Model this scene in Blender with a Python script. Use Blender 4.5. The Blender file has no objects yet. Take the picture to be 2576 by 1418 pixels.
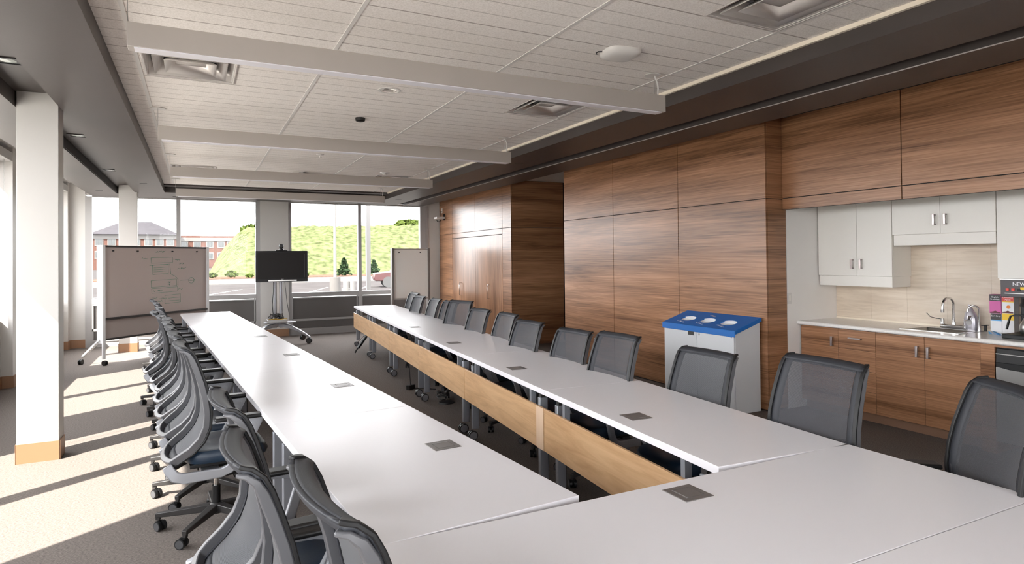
import bpy, bmesh, math, random
from mathutils import Vector, Matrix
random.seed(7)
sc = bpy.context.scene
COL = sc.collection
PI = math.pi

# ------------------------------------------------------------------ camera, sky, sun, exposure
def cam_axes(yaw, pitch, roll):
    cy, sy = math.cos(yaw), math.sin(yaw); cp, sp = math.cos(pitch), math.sin(pitch); cr, sr = math.cos(roll), math.sin(roll)
    fwd = Vector((sy*cp, cy*cp, sp)); right = Vector((cy, -sy, 0)); up = right.cross(fwd)
    return right*cr + up*sr, up*cr - right*sr, fwd
r_, u_, f_ = cam_axes(0.466877, 0.0115627, -0.00962767)
cd = bpy.data.cameras.new('camera'); cam = bpy.data.objects.new('camera', cd); COL.objects.link(cam)
cd.sensor_width = 36; cd.lens = 36*1576.0/2576; cd.shift_y = -(709-632.236)/2576; cd.clip_start = 0.05; cd.clip_end = 600
cam.matrix_world = Matrix(((r_.x, u_.x, -f_.x, 0), (r_.y, u_.y, -f_.y, 0), (r_.z, u_.z, -f_.z, 1.6), (0, 0, 0, 1)))
sc.camera = cam
w = bpy.data.worlds.new('sky'); sc.world = w; w.use_nodes = True
bg = w.node_tree.nodes['Background']; bg.inputs[0].default_value = (0.975, 0.965, 1.0, 1); bg.inputs[1].default_value = 4.4
sd = bpy.data.lights.new('sun', 'SUN'); sd.energy = 9.0; sd.angle = math.radians(0.55); sd.color = (1, 0.93, 0.85)
sun = bpy.data.objects.new('sun', sd); COL.objects.link(sun)
sun.rotation_euler = Vector((1, 0.70, -1.196)).to_track_quat('-Z', 'Y').to_euler(); sun.location = (-12, -6, 16)
vs = sc.view_settings; vs.view_transform = 'Standard'; vs.look = 'None'; vs.gamma = 1; vs.use_curve_mapping = False; vs.exposure = 1.58
sc.cycles.max_bounces = 10; sc.cycles.diffuse_bounces = 6; sc.cycles.glossy_bounces = 3; sc.cycles.transparent_max_bounces = 12
sc.cycles.sample_clamp_indirect = 8; sc.cycles.caustics_reflective = False; sc.cycles.caustics_refractive = False

# ------------------------------------------------------------------ materials
MATS = {}
def _new(name):
    m = bpy.data.materials.new(name); m.use_nodes = True; MATS[name] = m
    nt = m.node_tree; return m, nt, nt.nodes['Principled BSDF']
def plain(name, col, rough=0.5, metal=0.0, spec=0.5, bump=0, bscale=200, var=0, vscale=6, coat=0):
    m, nt, b = _new(name)
    b.inputs['Base Color'].default_value = (*col, 1); b.inputs['Roughness'].default_value = rough
    b.inputs['Metallic'].default_value = metal; b.inputs['Specular IOR Level'].default_value = spec
    if coat: b.inputs['Coat Weight'].default_value = coat; b.inputs['Coat Roughness'].default_value = 0.15
    tc = nt.nodes.new('ShaderNodeTexCoord')
    if bump:
        n = nt.nodes.new('ShaderNodeTexNoise'); n.inputs['Scale'].default_value = bscale; n.inputs['Detail'].default_value = 3
        nt.links.new(tc.outputs['Object'], n.inputs['Vector'])
        bp = nt.nodes.new('ShaderNodeBump'); bp.inputs['Strength'].default_value = bump; bp.inputs['Distance'].default_value = 0.002
        nt.links.new(n.outputs[0], bp.inputs['Height']); nt.links.new(bp.outputs[0], b.inputs['Normal'])
    if var:
        n = nt.nodes.new('ShaderNodeTexNoise'); n.inputs['Scale'].default_value = vscale; n.inputs['Detail'].default_value = 4
        nt.links.new(tc.outputs['Object'], n.inputs['Vector'])
        r = nt.nodes.new('ShaderNodeValToRGB'); e = r.color_ramp.elements
        e[0].position = .3; e[1].position = .7
        e[0].color = (*[c*(1-var) for c in col], 1); e[1].color = (*[min(1, c*(1+var)) for c in col], 1)
        nt.links.new(n.outputs[0], r.inputs[0]); nt.links.new(r.outputs[0], b.inputs['Base Color'])
    return m
def wood(name, stops, scale, dist=1.5, rough=0.35, spec=0.5, big=0.5, coat=0):
    m, nt, b = _new(name); L = nt.links.new
    tc = nt.nodes.new('ShaderNodeTexCoord'); mp = nt.nodes.new('ShaderNodeMapping'); mp.inputs['Scale'].default_value = scale
    L(tc.outputs['Object'], mp.inputs[0])
    wv = nt.nodes.new('ShaderNodeTexNoise'); wv.inputs['Scale'].default_value = 1.0; wv.inputs['Detail'].default_value = 7; wv.inputs['Roughness'].default_value = .62
    wv.inputs['Distortion'].default_value = dist
    L(mp.outputs[0], wv.inputs['Vector'])
    mp2 = nt.nodes.new('ShaderNodeMapping'); mp2.inputs['Scale'].default_value = tuple(s*big if s < 4 else s*.16 for s in scale)
    L(tc.outputs['Object'], mp2.inputs[0])
    n2 = nt.nodes.new('ShaderNodeTexNoise'); n2.inputs['Scale'].default_value = 1.0; n2.inputs['Detail'].default_value = 3
    L(mp2.outputs[0], n2.inputs['Vector'])
    mx = nt.nodes.new('ShaderNodeMath'); mx.operation = 'MULTIPLY_ADD'; mx.inputs[1].default_value = .45
    ml = nt.nodes.new('ShaderNodeMath'); ml.operation = 'MULTIPLY'; ml.inputs[1].default_value = .55
    L(wv.outputs[0], ml.inputs[0]); L(n2.outputs[0], mx.inputs[0]); L(ml.outputs[0], mx.inputs[2])
    r = nt.nodes.new('ShaderNodeValToRGB'); e = r.color_ramp.elements
    while len(e) < len(stops): e.new(.5)
    for k, (p, c) in enumerate(stops): e[k].position = p; e[k].color = (*c, 1)
    L(mx.outputs[0], r.inputs[0]); L(r.outputs[0], b.inputs['Base Color'])
    b.inputs['Roughness'].default_value = rough; b.inputs['Specular IOR Level'].default_value = spec
    if coat: b.inputs['Coat Weight'].default_value = coat; b.inputs['Coat Roughness'].default_value = .3
    return m
WST = [(.36, (.125, .054, .024)), (.46, (.245, .118, .058)), (.55, (.35, .175, .092)), (.64, (.45, .24, .135))]
M_wood = wood('walnut_laminate', WST, (.9, .9, 44), rough=.28, spec=.45)
M_woodv = wood('walnut_laminate_vertical', WST, (34, 34, 1.0), rough=.28, spec=.45)
M_maple = wood('maple_laminate', [(.36, (.46, .27, .135)), (.5, (.60, .385, .21)), (.64, (.68, .46, .27))], (1.3, 1.3, 16), dist=1.2, rough=.35)
M_maplepale = wood('pale_maple_edge', [(.3, (.62, .43, .29)), (.7, (.74, .56, .41))], (14, 14, 1.2), rough=.4)
M_tile = wood('beige_stone_tile', [(.3, (.52, .42, .33)), (.5, (.66, .56, .45)), (.7, (.76, .67, .57))], (1.0, 1.6, 17), dist=2.0, rough=.4)
M_base = plain('rubber_base', (.27, .145, .078), .45)
M_white = plain('white_paint', (.68, .66, .635), .55, bump=.05, bscale=300)
M_col = plain('pale_column_paint', (.50, .485, .465), .55)
M_ccab = plain('white_cabinet', (.80, .77, .72), .4)
M_grey = plain('warm_grey_soffit_paint', (.050, .040, .037), .45, bump=.12, bscale=90, var=.06, vscale=1.5)
M_dark = plain('dark_reveal', (.02, .018, .018), .7)
M_alu = plain('satin_aluminium', (.50, .47, .45), .4, metal=.35)
M_aluw = plain('pale_metal_frame', (.33, .32, .315), .45, metal=.1)
M_hpanel = plain('grey_metal_panel', (.09, .082, .079), .5, bump=.1, bscale=400)
M_lam = plain('white_laminate_top', (.76, .745, .775), .33, spec=.45)
M_lamedge = M_lam
M_legs = plain('silver_leg_paint', (.25, .26, .29), .35, metal=.3)
M_blk = plain('black_plastic', (.009, .009, .010), .45, spec=.35)
M_dgrey = plain('charcoal_plastic', (.028, .026, .026), .45)
M_hub = plain('grey_wheel', (.07, .07, .075), .45)
M_silver = plain('silver_plastic', (.36, .37, .40), .35, metal=.3)
M_frame = plain('graphite_shell', (.10, .10, .108), .4, metal=.1)
M_seat = plain('blue_leather', (.010, .026, .052), .42, spec=.5, bump=.15, bscale=120)
M_chrome = plain('chrome', (.75, .74, .73), .12, metal=1)
M_steel = plain('brushed_steel', (.5, .49, .48), .3, metal=1)
M_handle = plain('satin_nickel', (.42, .37, .36), .3, metal=.9)
M_hatch = plain('grey_power_hatch', (.17, .155, .15), .4, metal=.2)
M_slot = plain('hatch_slot', (.10, .09, .09), .5)
M_blue = plain('blue_lid', (.001, .125, .44), .55, bump=.1, bscale=150)
M_bin = plain('grey_white_bin', (.62, .63, .65), .42)
M_screen = plain('tv_screen', (.008, .006, .0055), .45, spec=.25)
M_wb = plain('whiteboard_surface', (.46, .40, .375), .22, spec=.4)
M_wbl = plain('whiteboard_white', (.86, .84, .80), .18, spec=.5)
M_felt = plain('grey_felt_panel', (.37, .32, .30), .5)
M_green = plain('green_marker', (.015, .20, .12), .5)
M_lens = plain('lamp_lens', (.42, .46, .43), .15, metal=.3)
M_cream = plain('cream_trim', (.80, .72, .60), .5)
M_paper = plain('white_paper', (.8, .8, .82), .6)
M_red = plain('red_plastic', (.75, .05, .03), .4)
M_pink = plain('pink_card', (.60, .12, .36), .5)
M_redc = plain('red_card', (.70, .07, .05), .5)
M_yel = plain('yellow_card', (.85, .55, .03), .5)
M_lblue = plain('light_blue_card', (.10, .40, .75), .5)
M_orange = plain('orange_print', (.8, .22, .03), .5)
M_maroon = plain('maroon_print', (.09, .01, .02), .5)
M_whitelet = plain('white_lettering', (.85, .85, .88), .5)
M_yelwire = plain('yellow_wire', (.6, .38, .03), .5)
M_bottle = plain('silver_bottle', (.50, .48, .53), .25, metal=.5)
M_coffee = plain('dark_glass', (.16, .15, .12), .1, metal=.3)
M_asph = plain('asphalt', (.040, .037, .037), .9, spec=0, var=.15, vscale=.35)
M_line = plain('road_paint', (.30, .30, .29), .8, spec=0)
M_mulch = plain('red_mulch', (.075, .045, .034), .95, spec=0, var=.3, vscale=3)
M_conc = plain('pale_concrete', (.085, .080, .076), .9, spec=0, var=.06, vscale=3)
M_grass = plain('hill_grass', (.052, .060, .028), .95, spec=0, var=.5, vscale=1.3)
M_leaf = plain('foliage', (.042, .058, .014), .9, spec=0, var=.4, vscale=1.5)
M_conif = plain('conifer_needles', (.020, .034, .017), .9, spec=0, var=.35, vscale=4)
M_brick = plain('red_brick', (.075, .040, .032), .9, spec=0, var=.08, vscale=2)
M_roof = plain('grey_shingle', (.036, .034, .037), .9, spec=0, var=.08, vscale=1)
M_trimw = plain('white_trim', (.115, .11, .105), .8, spec=0)
M_winout = plain('far_window_glass', (.03, .033, .033), .2)
M_truck = plain('red_truck_paint', (0.0349, 0.0074, 0.0074), .35)
M_tyre = plain('tyre', (.03, .03, .03), .8)
M_wire = plain('black_cable', (.02, .02, .02), .5)

def carpet():
    m, nt, b = _new('carpet'); L = nt.links.new
    tc = nt.nodes.new('ShaderNodeTexCoord')
    n = nt.nodes.new('ShaderNodeTexNoise'); n.inputs['Scale'].default_value = 130; n.inputs['Detail'].default_value = 4; n.inputs['Roughness'].default_value = .8
    mp = nt.nodes.new('ShaderNodeMapping'); mp.inputs['Scale'].default_value = (.55, 1.4, 1); L(tc.outputs['Object'], mp.inputs[0]); L(mp.outputs[0], n.inputs['Vector'])
    r = nt.nodes.new('ShaderNodeValToRGB'); e = r.color_ramp.elements
    e[0].position = .34; e[0].color = (.078, .067, .061, 1); e[1].position = .66; e[1].color = (.245, .215, .196, 1)
    L(n.outputs[0], r.inputs[0]); L(r.outputs[0], b.inputs['Base Color'])
    b.inputs['Roughness'].default_value = .95; b.inputs['Specular IOR Level'].default_value = .15
    bp = nt.nodes.new('ShaderNodeBump'); bp.inputs['Strength'].default_value = .45; bp.inputs['Distance'].default_value = .004
    L(n.outputs[0], bp.inputs['Height']); L(bp.outputs[0], b.inputs['Normal'])
    return m
M_carpet = carpet()
def tile_mat():
    # plank-scored acoustic tile: grooves every .1655 m along Y, deeper every fourth, speckled face
    m, nt, b = _new('acoustic_tile'); L = nt.links.new
    tc = nt.nodes.new('ShaderNodeTexCoord'); sp = nt.nodes.new('ShaderNodeSeparateXYZ'); L(tc.outputs['Object'], sp.inputs[0])
    def band(pitch, off, width):
        a = nt.nodes.new('ShaderNodeMath'); a.operation = 'ADD'; a.inputs[1].default_value = 100*pitch - off; L(sp.outputs[1], a.inputs[0])
        q = nt.nodes.new('ShaderNodeMath'); q.operation = 'MODULO'; q.inputs[1].default_value = pitch; L(a.outputs[0], q.inputs[0])
        c = nt.nodes.new('ShaderNodeMath'); c.operation = 'LESS_THAN'; c.inputs[1].default_value = width; L(q.outputs[0], c.inputs[0]); return c
    g1 = band(.1655, 3.362, .011); g2 = band(.662, 3.362, .012)
    mx = nt.nodes.new('ShaderNodeMath'); mx.operation = 'MULTIPLY_ADD'; mx.inputs[1].default_value = .3; L(g2.outputs[0], mx.inputs[0])
    mm = nt.nodes.new('ShaderNodeMath'); mm.operation = 'MULTIPLY'; mm.inputs[1].default_value = .42; L(g1.outputs[0], mm.inputs[0]); L(mm.outputs[0], mx.inputs[2])
    n = nt.nodes.new('ShaderNodeTexNoise'); n.inputs['Scale'].default_value = 110; n.inputs['Detail'].default_value = 3; L(tc.outputs['Object'], n.inputs['Vector'])
    r = nt.nodes.new('ShaderNodeValToRGB'); e = r.color_ramp.elements
    e[0].position = .35; e[0].color = (.74, .70, .66, 1); e[1].position = .6; e[1].color = (.86, .82, .785, 1); L(n.outputs[0], r.inputs[0])
    c = nt.nodes.new('ShaderNodeMixRGB'); c.inputs[2].default_value = (.22, .18, .16, 1); L(mx.outputs[0], c.inputs[0]); L(r.outputs[0], c.inputs[1])
    L(c.outputs[0], b.inputs['Base Color']); b.inputs['Roughness'].default_value = .9
    bp = nt.nodes.new('ShaderNodeBump'); bp.inputs['Strength'].default_value = .25; bp.inputs['Distance'].default_value = .002; L(n.outputs[0], bp.inputs['Height']); L(bp.outputs[0], b.inputs['Normal'])
    return m
M_tileceil = tile_mat()
def glass():
    m, nt, b = _new('clear_glass'); L = nt.links.new; nt.nodes.remove(b); o = nt.nodes['Material Output']
    t = nt.nodes.new('ShaderNodeBsdfTransparent'); t.inputs[0].default_value = (.97, .98, .97, 1)
    g = nt.nodes.new('ShaderNodeBsdfGlossy'); g.inputs['Roughness'].default_value = 0.02
    mx = nt.nodes.new('ShaderNodeMixShader'); mx.inputs[0].default_value = .008
    L(t.outputs[0], mx.inputs[1]); L(g.outputs[0], mx.inputs[2]); L(mx.outputs[0], o.inputs[0]); return m
M_glass = glass()
def mesh_fabric():
    # knitted chair mesh: rows of open weave that let the background through
    m, nt, b = _new('chair_mesh_fabric'); L = nt.links.new; o = nt.nodes['Material Output']
    tc = nt.nodes.new('ShaderNodeTexCoord'); sp = nt.nodes.new('ShaderNodeSeparateXYZ'); L(tc.outputs['Object'], sp.inputs[0])
    s1 = nt.nodes.new('ShaderNodeMath'); s1.operation = 'MULTIPLY'; s1.inputs[1].default_value = 2100; L(sp.outputs[2], s1.inputs[0])
    s2 = nt.nodes.new('ShaderNodeMath'); s2.operation = 'SINE'; L(s1.outputs[0], s2.inputs[0])
    s3 = nt.nodes.new('ShaderNodeMath'); s3.operation = 'MULTIPLY_ADD'; s3.inputs[1].default_value = .14; s3.inputs[2].default_value = .17; L(s2.outputs[0], s3.inputs[0])
    t = nt.nodes.new('ShaderNodeBsdfTransparent'); mx = nt.nodes.new('ShaderNodeMixShader')
    L(s3.outputs[0], mx.inputs[0]); L(b.outputs[0], mx.inputs[1]); L(t.outputs[0], mx.inputs[2]); L(mx.outputs[0], o.inputs[0])
    b.inputs['Base Color'].default_value = (.036, .038, .047, 1); b.inputs['Roughness'].default_value = .7; b.inputs['Sheen Weight'].default_value = .2
    return m
M_mesh = mesh_fabric()
M_fabric = plain('mesh_border_fabric', (.024, .026, .033), .6, bump=.25, bscale=500)

# ------------------------------------------------------------------ mesh builder
class MB:
    def __init__(s): s.v = []; s.f = []
    def add(s, vs, fs):
        o = len(s.v); s.v += [tuple(v) for v in vs]; s.f += [tuple(i+o for i in f) for f in fs]; return s
    def box(s, x0, x1, y0, y1, z0, z1):
        return s.add([(x0,y0,z0),(x1,y0,z0),(x1,y1,z0),(x0,y1,z0),(x0,y0,z1),(x1,y0,z1),(x1,y1,z1),(x0,y1,z1)],
                     [(0,3,2,1),(4,5,6,7),(0,1,5,4),(1,2,6,5),(2,3,7,6),(3,0,4,7)])
    def bar(s, p0, p1, w, h, up=(0,0,1), w2=None, h2=None):
        p0 = Vector(p0); p1 = Vector(p1); t = (p1-p0).normalized(); a = t.cross(Vector(up)).normalized(); b = a.cross(t)
        w2 = w if w2 is None else w2; h2 = h if h2 is None else h2; vs = []
        for p, ww, hh in ((p0, w, h), (p1, w2, h2)):
            for sa, sb in ((-1,-1),(1,-1),(1,1),(-1,1)): vs.append(p + a*sa*ww/2 + b*sb*hh/2)
        return s.add(vs, [(0,1,2,3),(7,6,5,4),(0,4,5,1),(1,5,6,2),(2,6,7,3),(3,7,4,0)])
    def cyl(s, p0, p1, r, seg=16, r2=None, cap=True):
        p0 = Vector(p0); p1 = Vector(p1); t = (p1-p0).normalized()
        a = t.orthogonal().normalized(); b = t.cross(a); r2 = r if r2 is None else r2; vs = []
        for p, rr in ((p0, r), (p1, r2)):
            for k in range(seg): an = 2*PI*k/seg; vs.append(p + a*math.cos(an)*rr + b*math.sin(an)*rr)
        fs = [(k, (k+1) % seg, seg+(k+1) % seg, seg+k) for k in range(seg)]
        if cap: fs += [tuple(range(seg-1, -1, -1)), tuple(range(seg, 2*seg))]
        return s.add(vs, fs)
    def tube(s, path, r, seg=8):
        P = [Vector(p) for p in path]; n = len(P); vs = []; t0 = (P[1]-P[0]).normalized(); a = t0.orthogonal().normalized()
        for i, p in enumerate(P):
            t = (P[min(i+1, n-1)]-P[max(i-1, 0)]).normalized(); a = (a - t*a.dot(t)).normalized(); b = t.cross(a)
            for k in range(seg): an = 2*PI*k/seg; vs.append(p + a*math.cos(an)*r + b*math.sin(an)*r)
        fs = [(i*seg+k, i*seg+(k+1) % seg, (i+1)*seg+(k+1) % seg, (i+1)*seg+k) for i in range(n-1) for k in range(seg)]
        fs += [tuple(range(seg-1, -1, -1)), tuple(range((n-1)*seg, n*seg))]
        return s.add(vs, fs)
    def sweep(s, path, N, w, h, off=0.0):
        # rectangular section: h along the given normals N (list), w across; section shifted by off along N
        P = [Vector(p) for p in path]; n = len(P); vs = []
        for i, p in enumerate(P):
            t = (P[min(i+1, n-1)]-P[max(i-1, 0)]).normalized(); nn = Vector(N[i]); nn = (nn - t*nn.dot(t)).normalized(); b = t.cross(nn)
            ww = w[i] if isinstance(w, (list, tuple)) else w; hh = h[i] if isinstance(h, (list, tuple)) else h
            for sa, sb in ((-1,-1),(1,-1),(1,1),(-1,1)): vs.append(p + b*sa*ww/2 + nn*(sb*hh/2+off))
        fs = [(i*4+k, i*4+(k+1) % 4, (i+1)*4+(k+1) % 4, (i+1)*4+k) for i in range(n-1) for k in range(4)]
        fs += [(3,2,1,0), tuple(range((n-1)*4, n*4))]
        return s.add(vs, fs)
    def lathe(s, prof, c=(0,0,0), seg=24, M=None, cap=True):
        vs = []; n = len(prof)
        for r, z in prof:
            for k in range(seg):
                an = 2*PI*k/seg; v = Vector((r*math.cos(an), r*math.sin(an), z)); v = (M @ v) if M else v; vs.append(v + Vector(c))
        fs = [(i*seg+k, i*seg+(k+1) % seg, (i+1)*seg+(k+1) % seg, (i+1)*seg+k) for i in range(n-1) for k in range(seg)]
        if cap and prof[0][0] > 0: fs.append(tuple(range(seg-1, -1, -1)))
        if cap and prof[-1][0] > 0: fs.append(tuple(range((n-1)*seg, n*seg)))
        return s.add(vs, fs)
    def prism(s, poly, fn, a, b):
        # poly: list of 2-D points; fn(u, v, t) -> 3-D
        n = len(poly); vs = [fn(u, v, a) for u, v in poly] + [fn(u, v, b) for u, v in poly]
        return s.add(vs, [tuple(range(n-1, -1, -1)), tuple(range(n, 2*n))] + [(k, (k+1) % n, n+(k+1) % n, n+k) for k in range(n)])
    def grid(s, f, nu, nv):
        vs = [f(i/nu, j/nv) for j in range(nv+1) for i in range(nu+1)]
        return s.add(vs, [(j*(nu+1)+i, j*(nu+1)+i+1, (j+1)*(nu+1)+i+1, (j+1)*(nu+1)+i) for j in range(nv) for i in range(nu)])
    def frame(s, x0, x1, y0, y1, z0, z1, t):  # rectangular ring in the XY plane
        s.box(x0, x1, y0, y0+t, z0, z1); s.box(x0, x1, y1-t, y1, z0, z1); s.box(x0, x0+t, y0+t, y1-t, z0, z1); return s.box(x1-t, x1, y0+t, y1-t, z0, z1)
    def build(s, name, mat, parent=None, bevel=0, seg=2, sub=0, solid=0, loc=None):
        me = bpy.data.meshes.new(name); me.from_pydata(s.v, [], s.f); me.update()
        bm = bmesh.new(); bm.from_mesh(me); bmesh.ops.recalc_face_normals(bm, faces=bm.faces); bm.to_mesh(me); bm.free()
        for p in me.polygons: p.use_smooth = True
        me.set_sharp_from_angle(angle=math.radians(38))
        me.materials.append(mat)
        o = bpy.data.objects.new(name, me); COL.objects.link(o)
        if parent: o.parent = parent
        if loc: o.location = loc
        if solid: md = o.modifiers.new('s', 'SOLIDIFY'); md.thickness = solid
        if bevel: md = o.modifiers.new('b', 'BEVEL'); md.width = bevel; md.segments = seg; md.limit_method = 'ANGLE'; md.angle_limit = math.radians(40)
        if sub: md = o.modifiers.new('u', 'SUBSURF'); md.levels = sub; md.render_levels = sub
        return o
def tag(o, label=None, cat=None, group=None, kind=None):
    if label: o['label'] = label
    if cat: o['category'] = cat
    if group: o['group'] = group
    if kind: o['kind'] = kind
    return o
def empty(name, loc=(0,0,0), rz=0, **k):
    o = bpy.data.objects.new(name, None); COL.objects.link(o); o.location = loc; o.rotation_euler = (0,0,rz); o.empty_display_size = .1; return tag(o, **k)
def struct(o, label=None): return tag(o, label, None, None, 'structure')
def copy_tree(o, parent=None):
    c = o.copy(); COL.objects.link(c); c.parent = parent
    for ch in list(o.children): copy_tree(ch, c)
    return c
def text(name, body, size, mat, M, parent, ext=.0004, align='LEFT'):
    cu = bpy.data.curves.new(name, 'FONT'); cu.body = body; cu.size = size; cu.extrude = ext; cu.align_x = align; cu.resolution_u = 2
    tmp = bpy.data.objects.new('tmp', cu); COL.objects.link(tmp); bpy.context.view_layer.update()
    me = bpy.data.meshes.new_from_object(tmp.evaluated_get(bpy.context.evaluated_depsgraph_get())); bpy.data.objects.remove(tmp); bpy.data.curves.remove(cu)
    me.materials.clear(); me.materials.append(mat); o = bpy.data.objects.new(name, me); COL.objects.link(o); o.parent = parent; o.matrix_local = M; return o

# ------------------------------------------------------------------ the room shell
XL = -2.33; YF = 14.18; YB = -3.2; XR = 6.337; ZC = 2.985; ZS = 2.86
struct(MB().box(-2.6, 8.2, YB-.2, YF+.3, -.12, 0).build('floor', M_carpet))
# main ceiling with openings for the diffusers and the can light
VENTS = [(-.33, .27, 4.72, 5.32), (2.60, 3.20, 2.10, 2.70), (2.60, 3.20, 4.70, 5.30), (-.33, .27, 10.06, 10.66), (2.63, 3.23, 10.06, 10.66)]
CAN = (1.415, 5.005)
holes = [(a+.02, b-.02, c+.02, d-.02) for a, b, c, d in VENTS] + [(CAN[0]-.05, CAN[0]+.05, CAN[1]-.05, CAN[1]+.05)]
xs = sorted({-.52, 3.54} | {h[0] for h in holes} | {h[1] for h in holes}); ys = sorted({YB, 12.62} | {h[2] for h in holes} | {h[3] for h in holes})
m = MB()
for i in range(len(xs)-1):
    for j in range(len(ys)-1):
        cx, cy = (xs[i]+xs[i+1])/2, (ys[j]+ys[j+1])/2
        if any(h[0] < cx < h[1] and h[2] < cy < h[3] for h in holes): continue
        m.box(xs[i], xs[i+1], ys[j], ys[j+1], ZC, ZC+.02)
ceil = struct(m.build('ceiling', M_tileceil))
for k, gx in enumerate((-.355, .82, 2.0, 3.215)):
    ob = MB().box(gx-.012, gx+.012, YB, 12.6, ZC-.004, ZC+.001).build('grid_rail', M_white, ceil)
struct(MB().box(-2.6, 8.2, YB-.2, YF+.3, 3.6, 3.7).build('ceiling_slab', M_white))
struct(MB().box(-2.42, -1.74, YB, YF, 3.10, 3.14).build('ceiling_window_bay', M_white))
struct(MB().box(4.77, 8.1, YB, YF, 3.06, 3.10).build('ceiling_corridor', M_white))
# dropped grey soffits around it
def soffit(name, boxes, mat=M_grey):
    m = MB()
    for b in boxes: m.box(*b)
    return struct(m.build(name, mat))
ZT = 3.2
soffit('ceiling_soffit_left', [(-.985, -.508, YB, YF, ZS, ZT), (-1.755, -1.295, YB, YF, ZS, ZT), (-1.295, -.985, 13.45, YF, ZS, ZT)])
soffit('ceiling_recess_left', [(-1.295, -.985, YB, 13.45, ZC, ZT)])
soffit('ceiling_soffit_right', [(3.53, 4.10, YB, YF, ZS, ZT), (4.30, 4.775, YB, YF, ZS, ZT)])
soffit('ceiling_groove_right', [(4.10, 4.30, YB, YF, 2.975, ZT)], M_dark)
soffit('ceiling_soffit_far', [(-.508, 3.53, 12.93, YF, ZS, ZT)])
soffit('ceiling_step_far', [(-.508, 3.53, 12.62, 12.93, 2.955, ZT)])
soffit('ceiling_slot_far', [(-.40, 3.40, 13.62, 13.74, ZS-.003, ZS)], M_dark)
struct(MB().box(3.505, 3.53, YB, 12.62, 2.958, ZC).build('trim_1', M_cream))
struct(MB().box(4.299, 4.303, YB, YF, ZS-.003, ZS+.004).build('trim_2', M_alu))
for x, y in ((-1.508, 13.0), (3.79, 12.78), (3.83, 7.35), (-.75, 11.6)):
    tag(MB().box(x-.05, x+.05, y-.05, y+.05, ZS-.003, ZS).build('ceiling_plate', M_dgrey), 'small dark square plate set in the dropped grey soffit', 'ceiling plate', 'small square soffit plates')

# back wall, far right side
mb_ = MB().box(-2.6, 8.2, YB-.2, YB, 0, .75).box(-2.6, 8.2, YB-.2, YB, 2.9, 3.6).box(5.4, 8.2, YB-.2, YB, .75, 2.9)
mb_.box(-2.6, -2.15, YB-.2, YB, .75, 2.9).box(-.35, .10, YB-.2, YB, .75, 2.9).box(2.2, 8.2, YB-.2, YB, .75, 2.9)
struct(mb_.build('wall_back', M_white))
for k, (a, b) in enumerate(((-2.15, -.35), (.10, 2.2))):  # unseen windows behind the camera, added as frontal fill light
    f = struct(MB().box(a, a+.05, YB-.13, YB-.05, .75, 2.9).box(b-.05, b, YB-.13, YB-.05, .75, 2.9).box(a, b, YB-.13, YB-.05, 2.85, 2.9).box(a, b, YB-.13, YB-.05, .75, .80).build('window_%d' % (k+7), M_aluw))
    MB().box(a+.05, b-.05, YB-.093, YB-.087, .8, 2.85).build('window_pane', M_glass, f)
# right side: panelled wood blocks
def wood_block(name, core, panels, mat=M_wood, t=.012):
    o = struct(MB().box(*core).build(name, M_dark))
    for p in panels:
        MB().box(*p[:6]).build('wood_panel', p[6] if len(p) > 6 else mat, o, bevel=.0012, seg=1)
    return o
g = .004
def xpan(x, ys, zs, mat=None):  # panels facing -X between successive ys, zs
    out = []
    for a, b in zip(ys[:-1], ys[1:]):
        for c, d in zip(zs[:-1], zs[1:]):
            p = [x, x+.018, a+g, b-g, c+g, d-g]
            if mat: p.append(mat)
            out.append(tuple(p))
    return out
def ypan(y, xs, zs):
    return [(a+g, b-g, y, y+.018, c+g, d-g) for a, b in zip(xs[:-1], xs[1:]) for c, d in zip(zs[:-1], zs[1:])]
X1 = 5.249
wood_block('wall_right', (X1+.016, 7.0, 4.60, 8.555, 0, 3.06), xpan(X1, [4.585, 5.905, 7.24, 8.56], [0.012, 2.196, 3.06]) + ypan(4.585, [5.268, 5.545], [.012, 2.196, 3.06]))
X2 = 5.20
zj = 2.18
wood_block('wall_right_far', (X2+.016, 7.0, 10.36, YF, 0, 3.06),
           xpan(X2, [10.345, 10.72], [.012, zj, 3.06]) + xpan(X2, [10.72, 12.02, 13.33], [2.07, zj, 3.06]) + xpan(X2, [13.33, 14.16], [.012, zj, 3.06])
           + ypan(10.345, [X2+.02, 6.33], [.012, zj, 3.06]))
for n, (a, b, hy) in enumerate(((12.02, 13.33, 12.80), (10.72, 12.02, 11.33))):
    d = struct(MB().box(X2, X2+.018, a+g, b-g, .012, 2.062).build('door_%d' % (n+1), M_woodv, None, bevel=.001, seg=1), 'wood closet door with a long pull handle')
    hp = [(X2, hy, 1.085), (X2-.04, hy, 1.085), (X2-.05, hy, 1.07), (X2-.05, hy, .83), (X2-.04, hy, .815), (X2, hy, .815)]
    MB().tube(hp, .008, 8).build('door_handle', M_chrome, d)
struct(MB().box(7.0, 7.2, 4.6, YF, 0, 3.06).build('wall_corridor', M_wood))
struct(MB().box(5.30, 6.337, 10.30, 10.345, 0, .02).build('baseboard_corridor', M_base))
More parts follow.
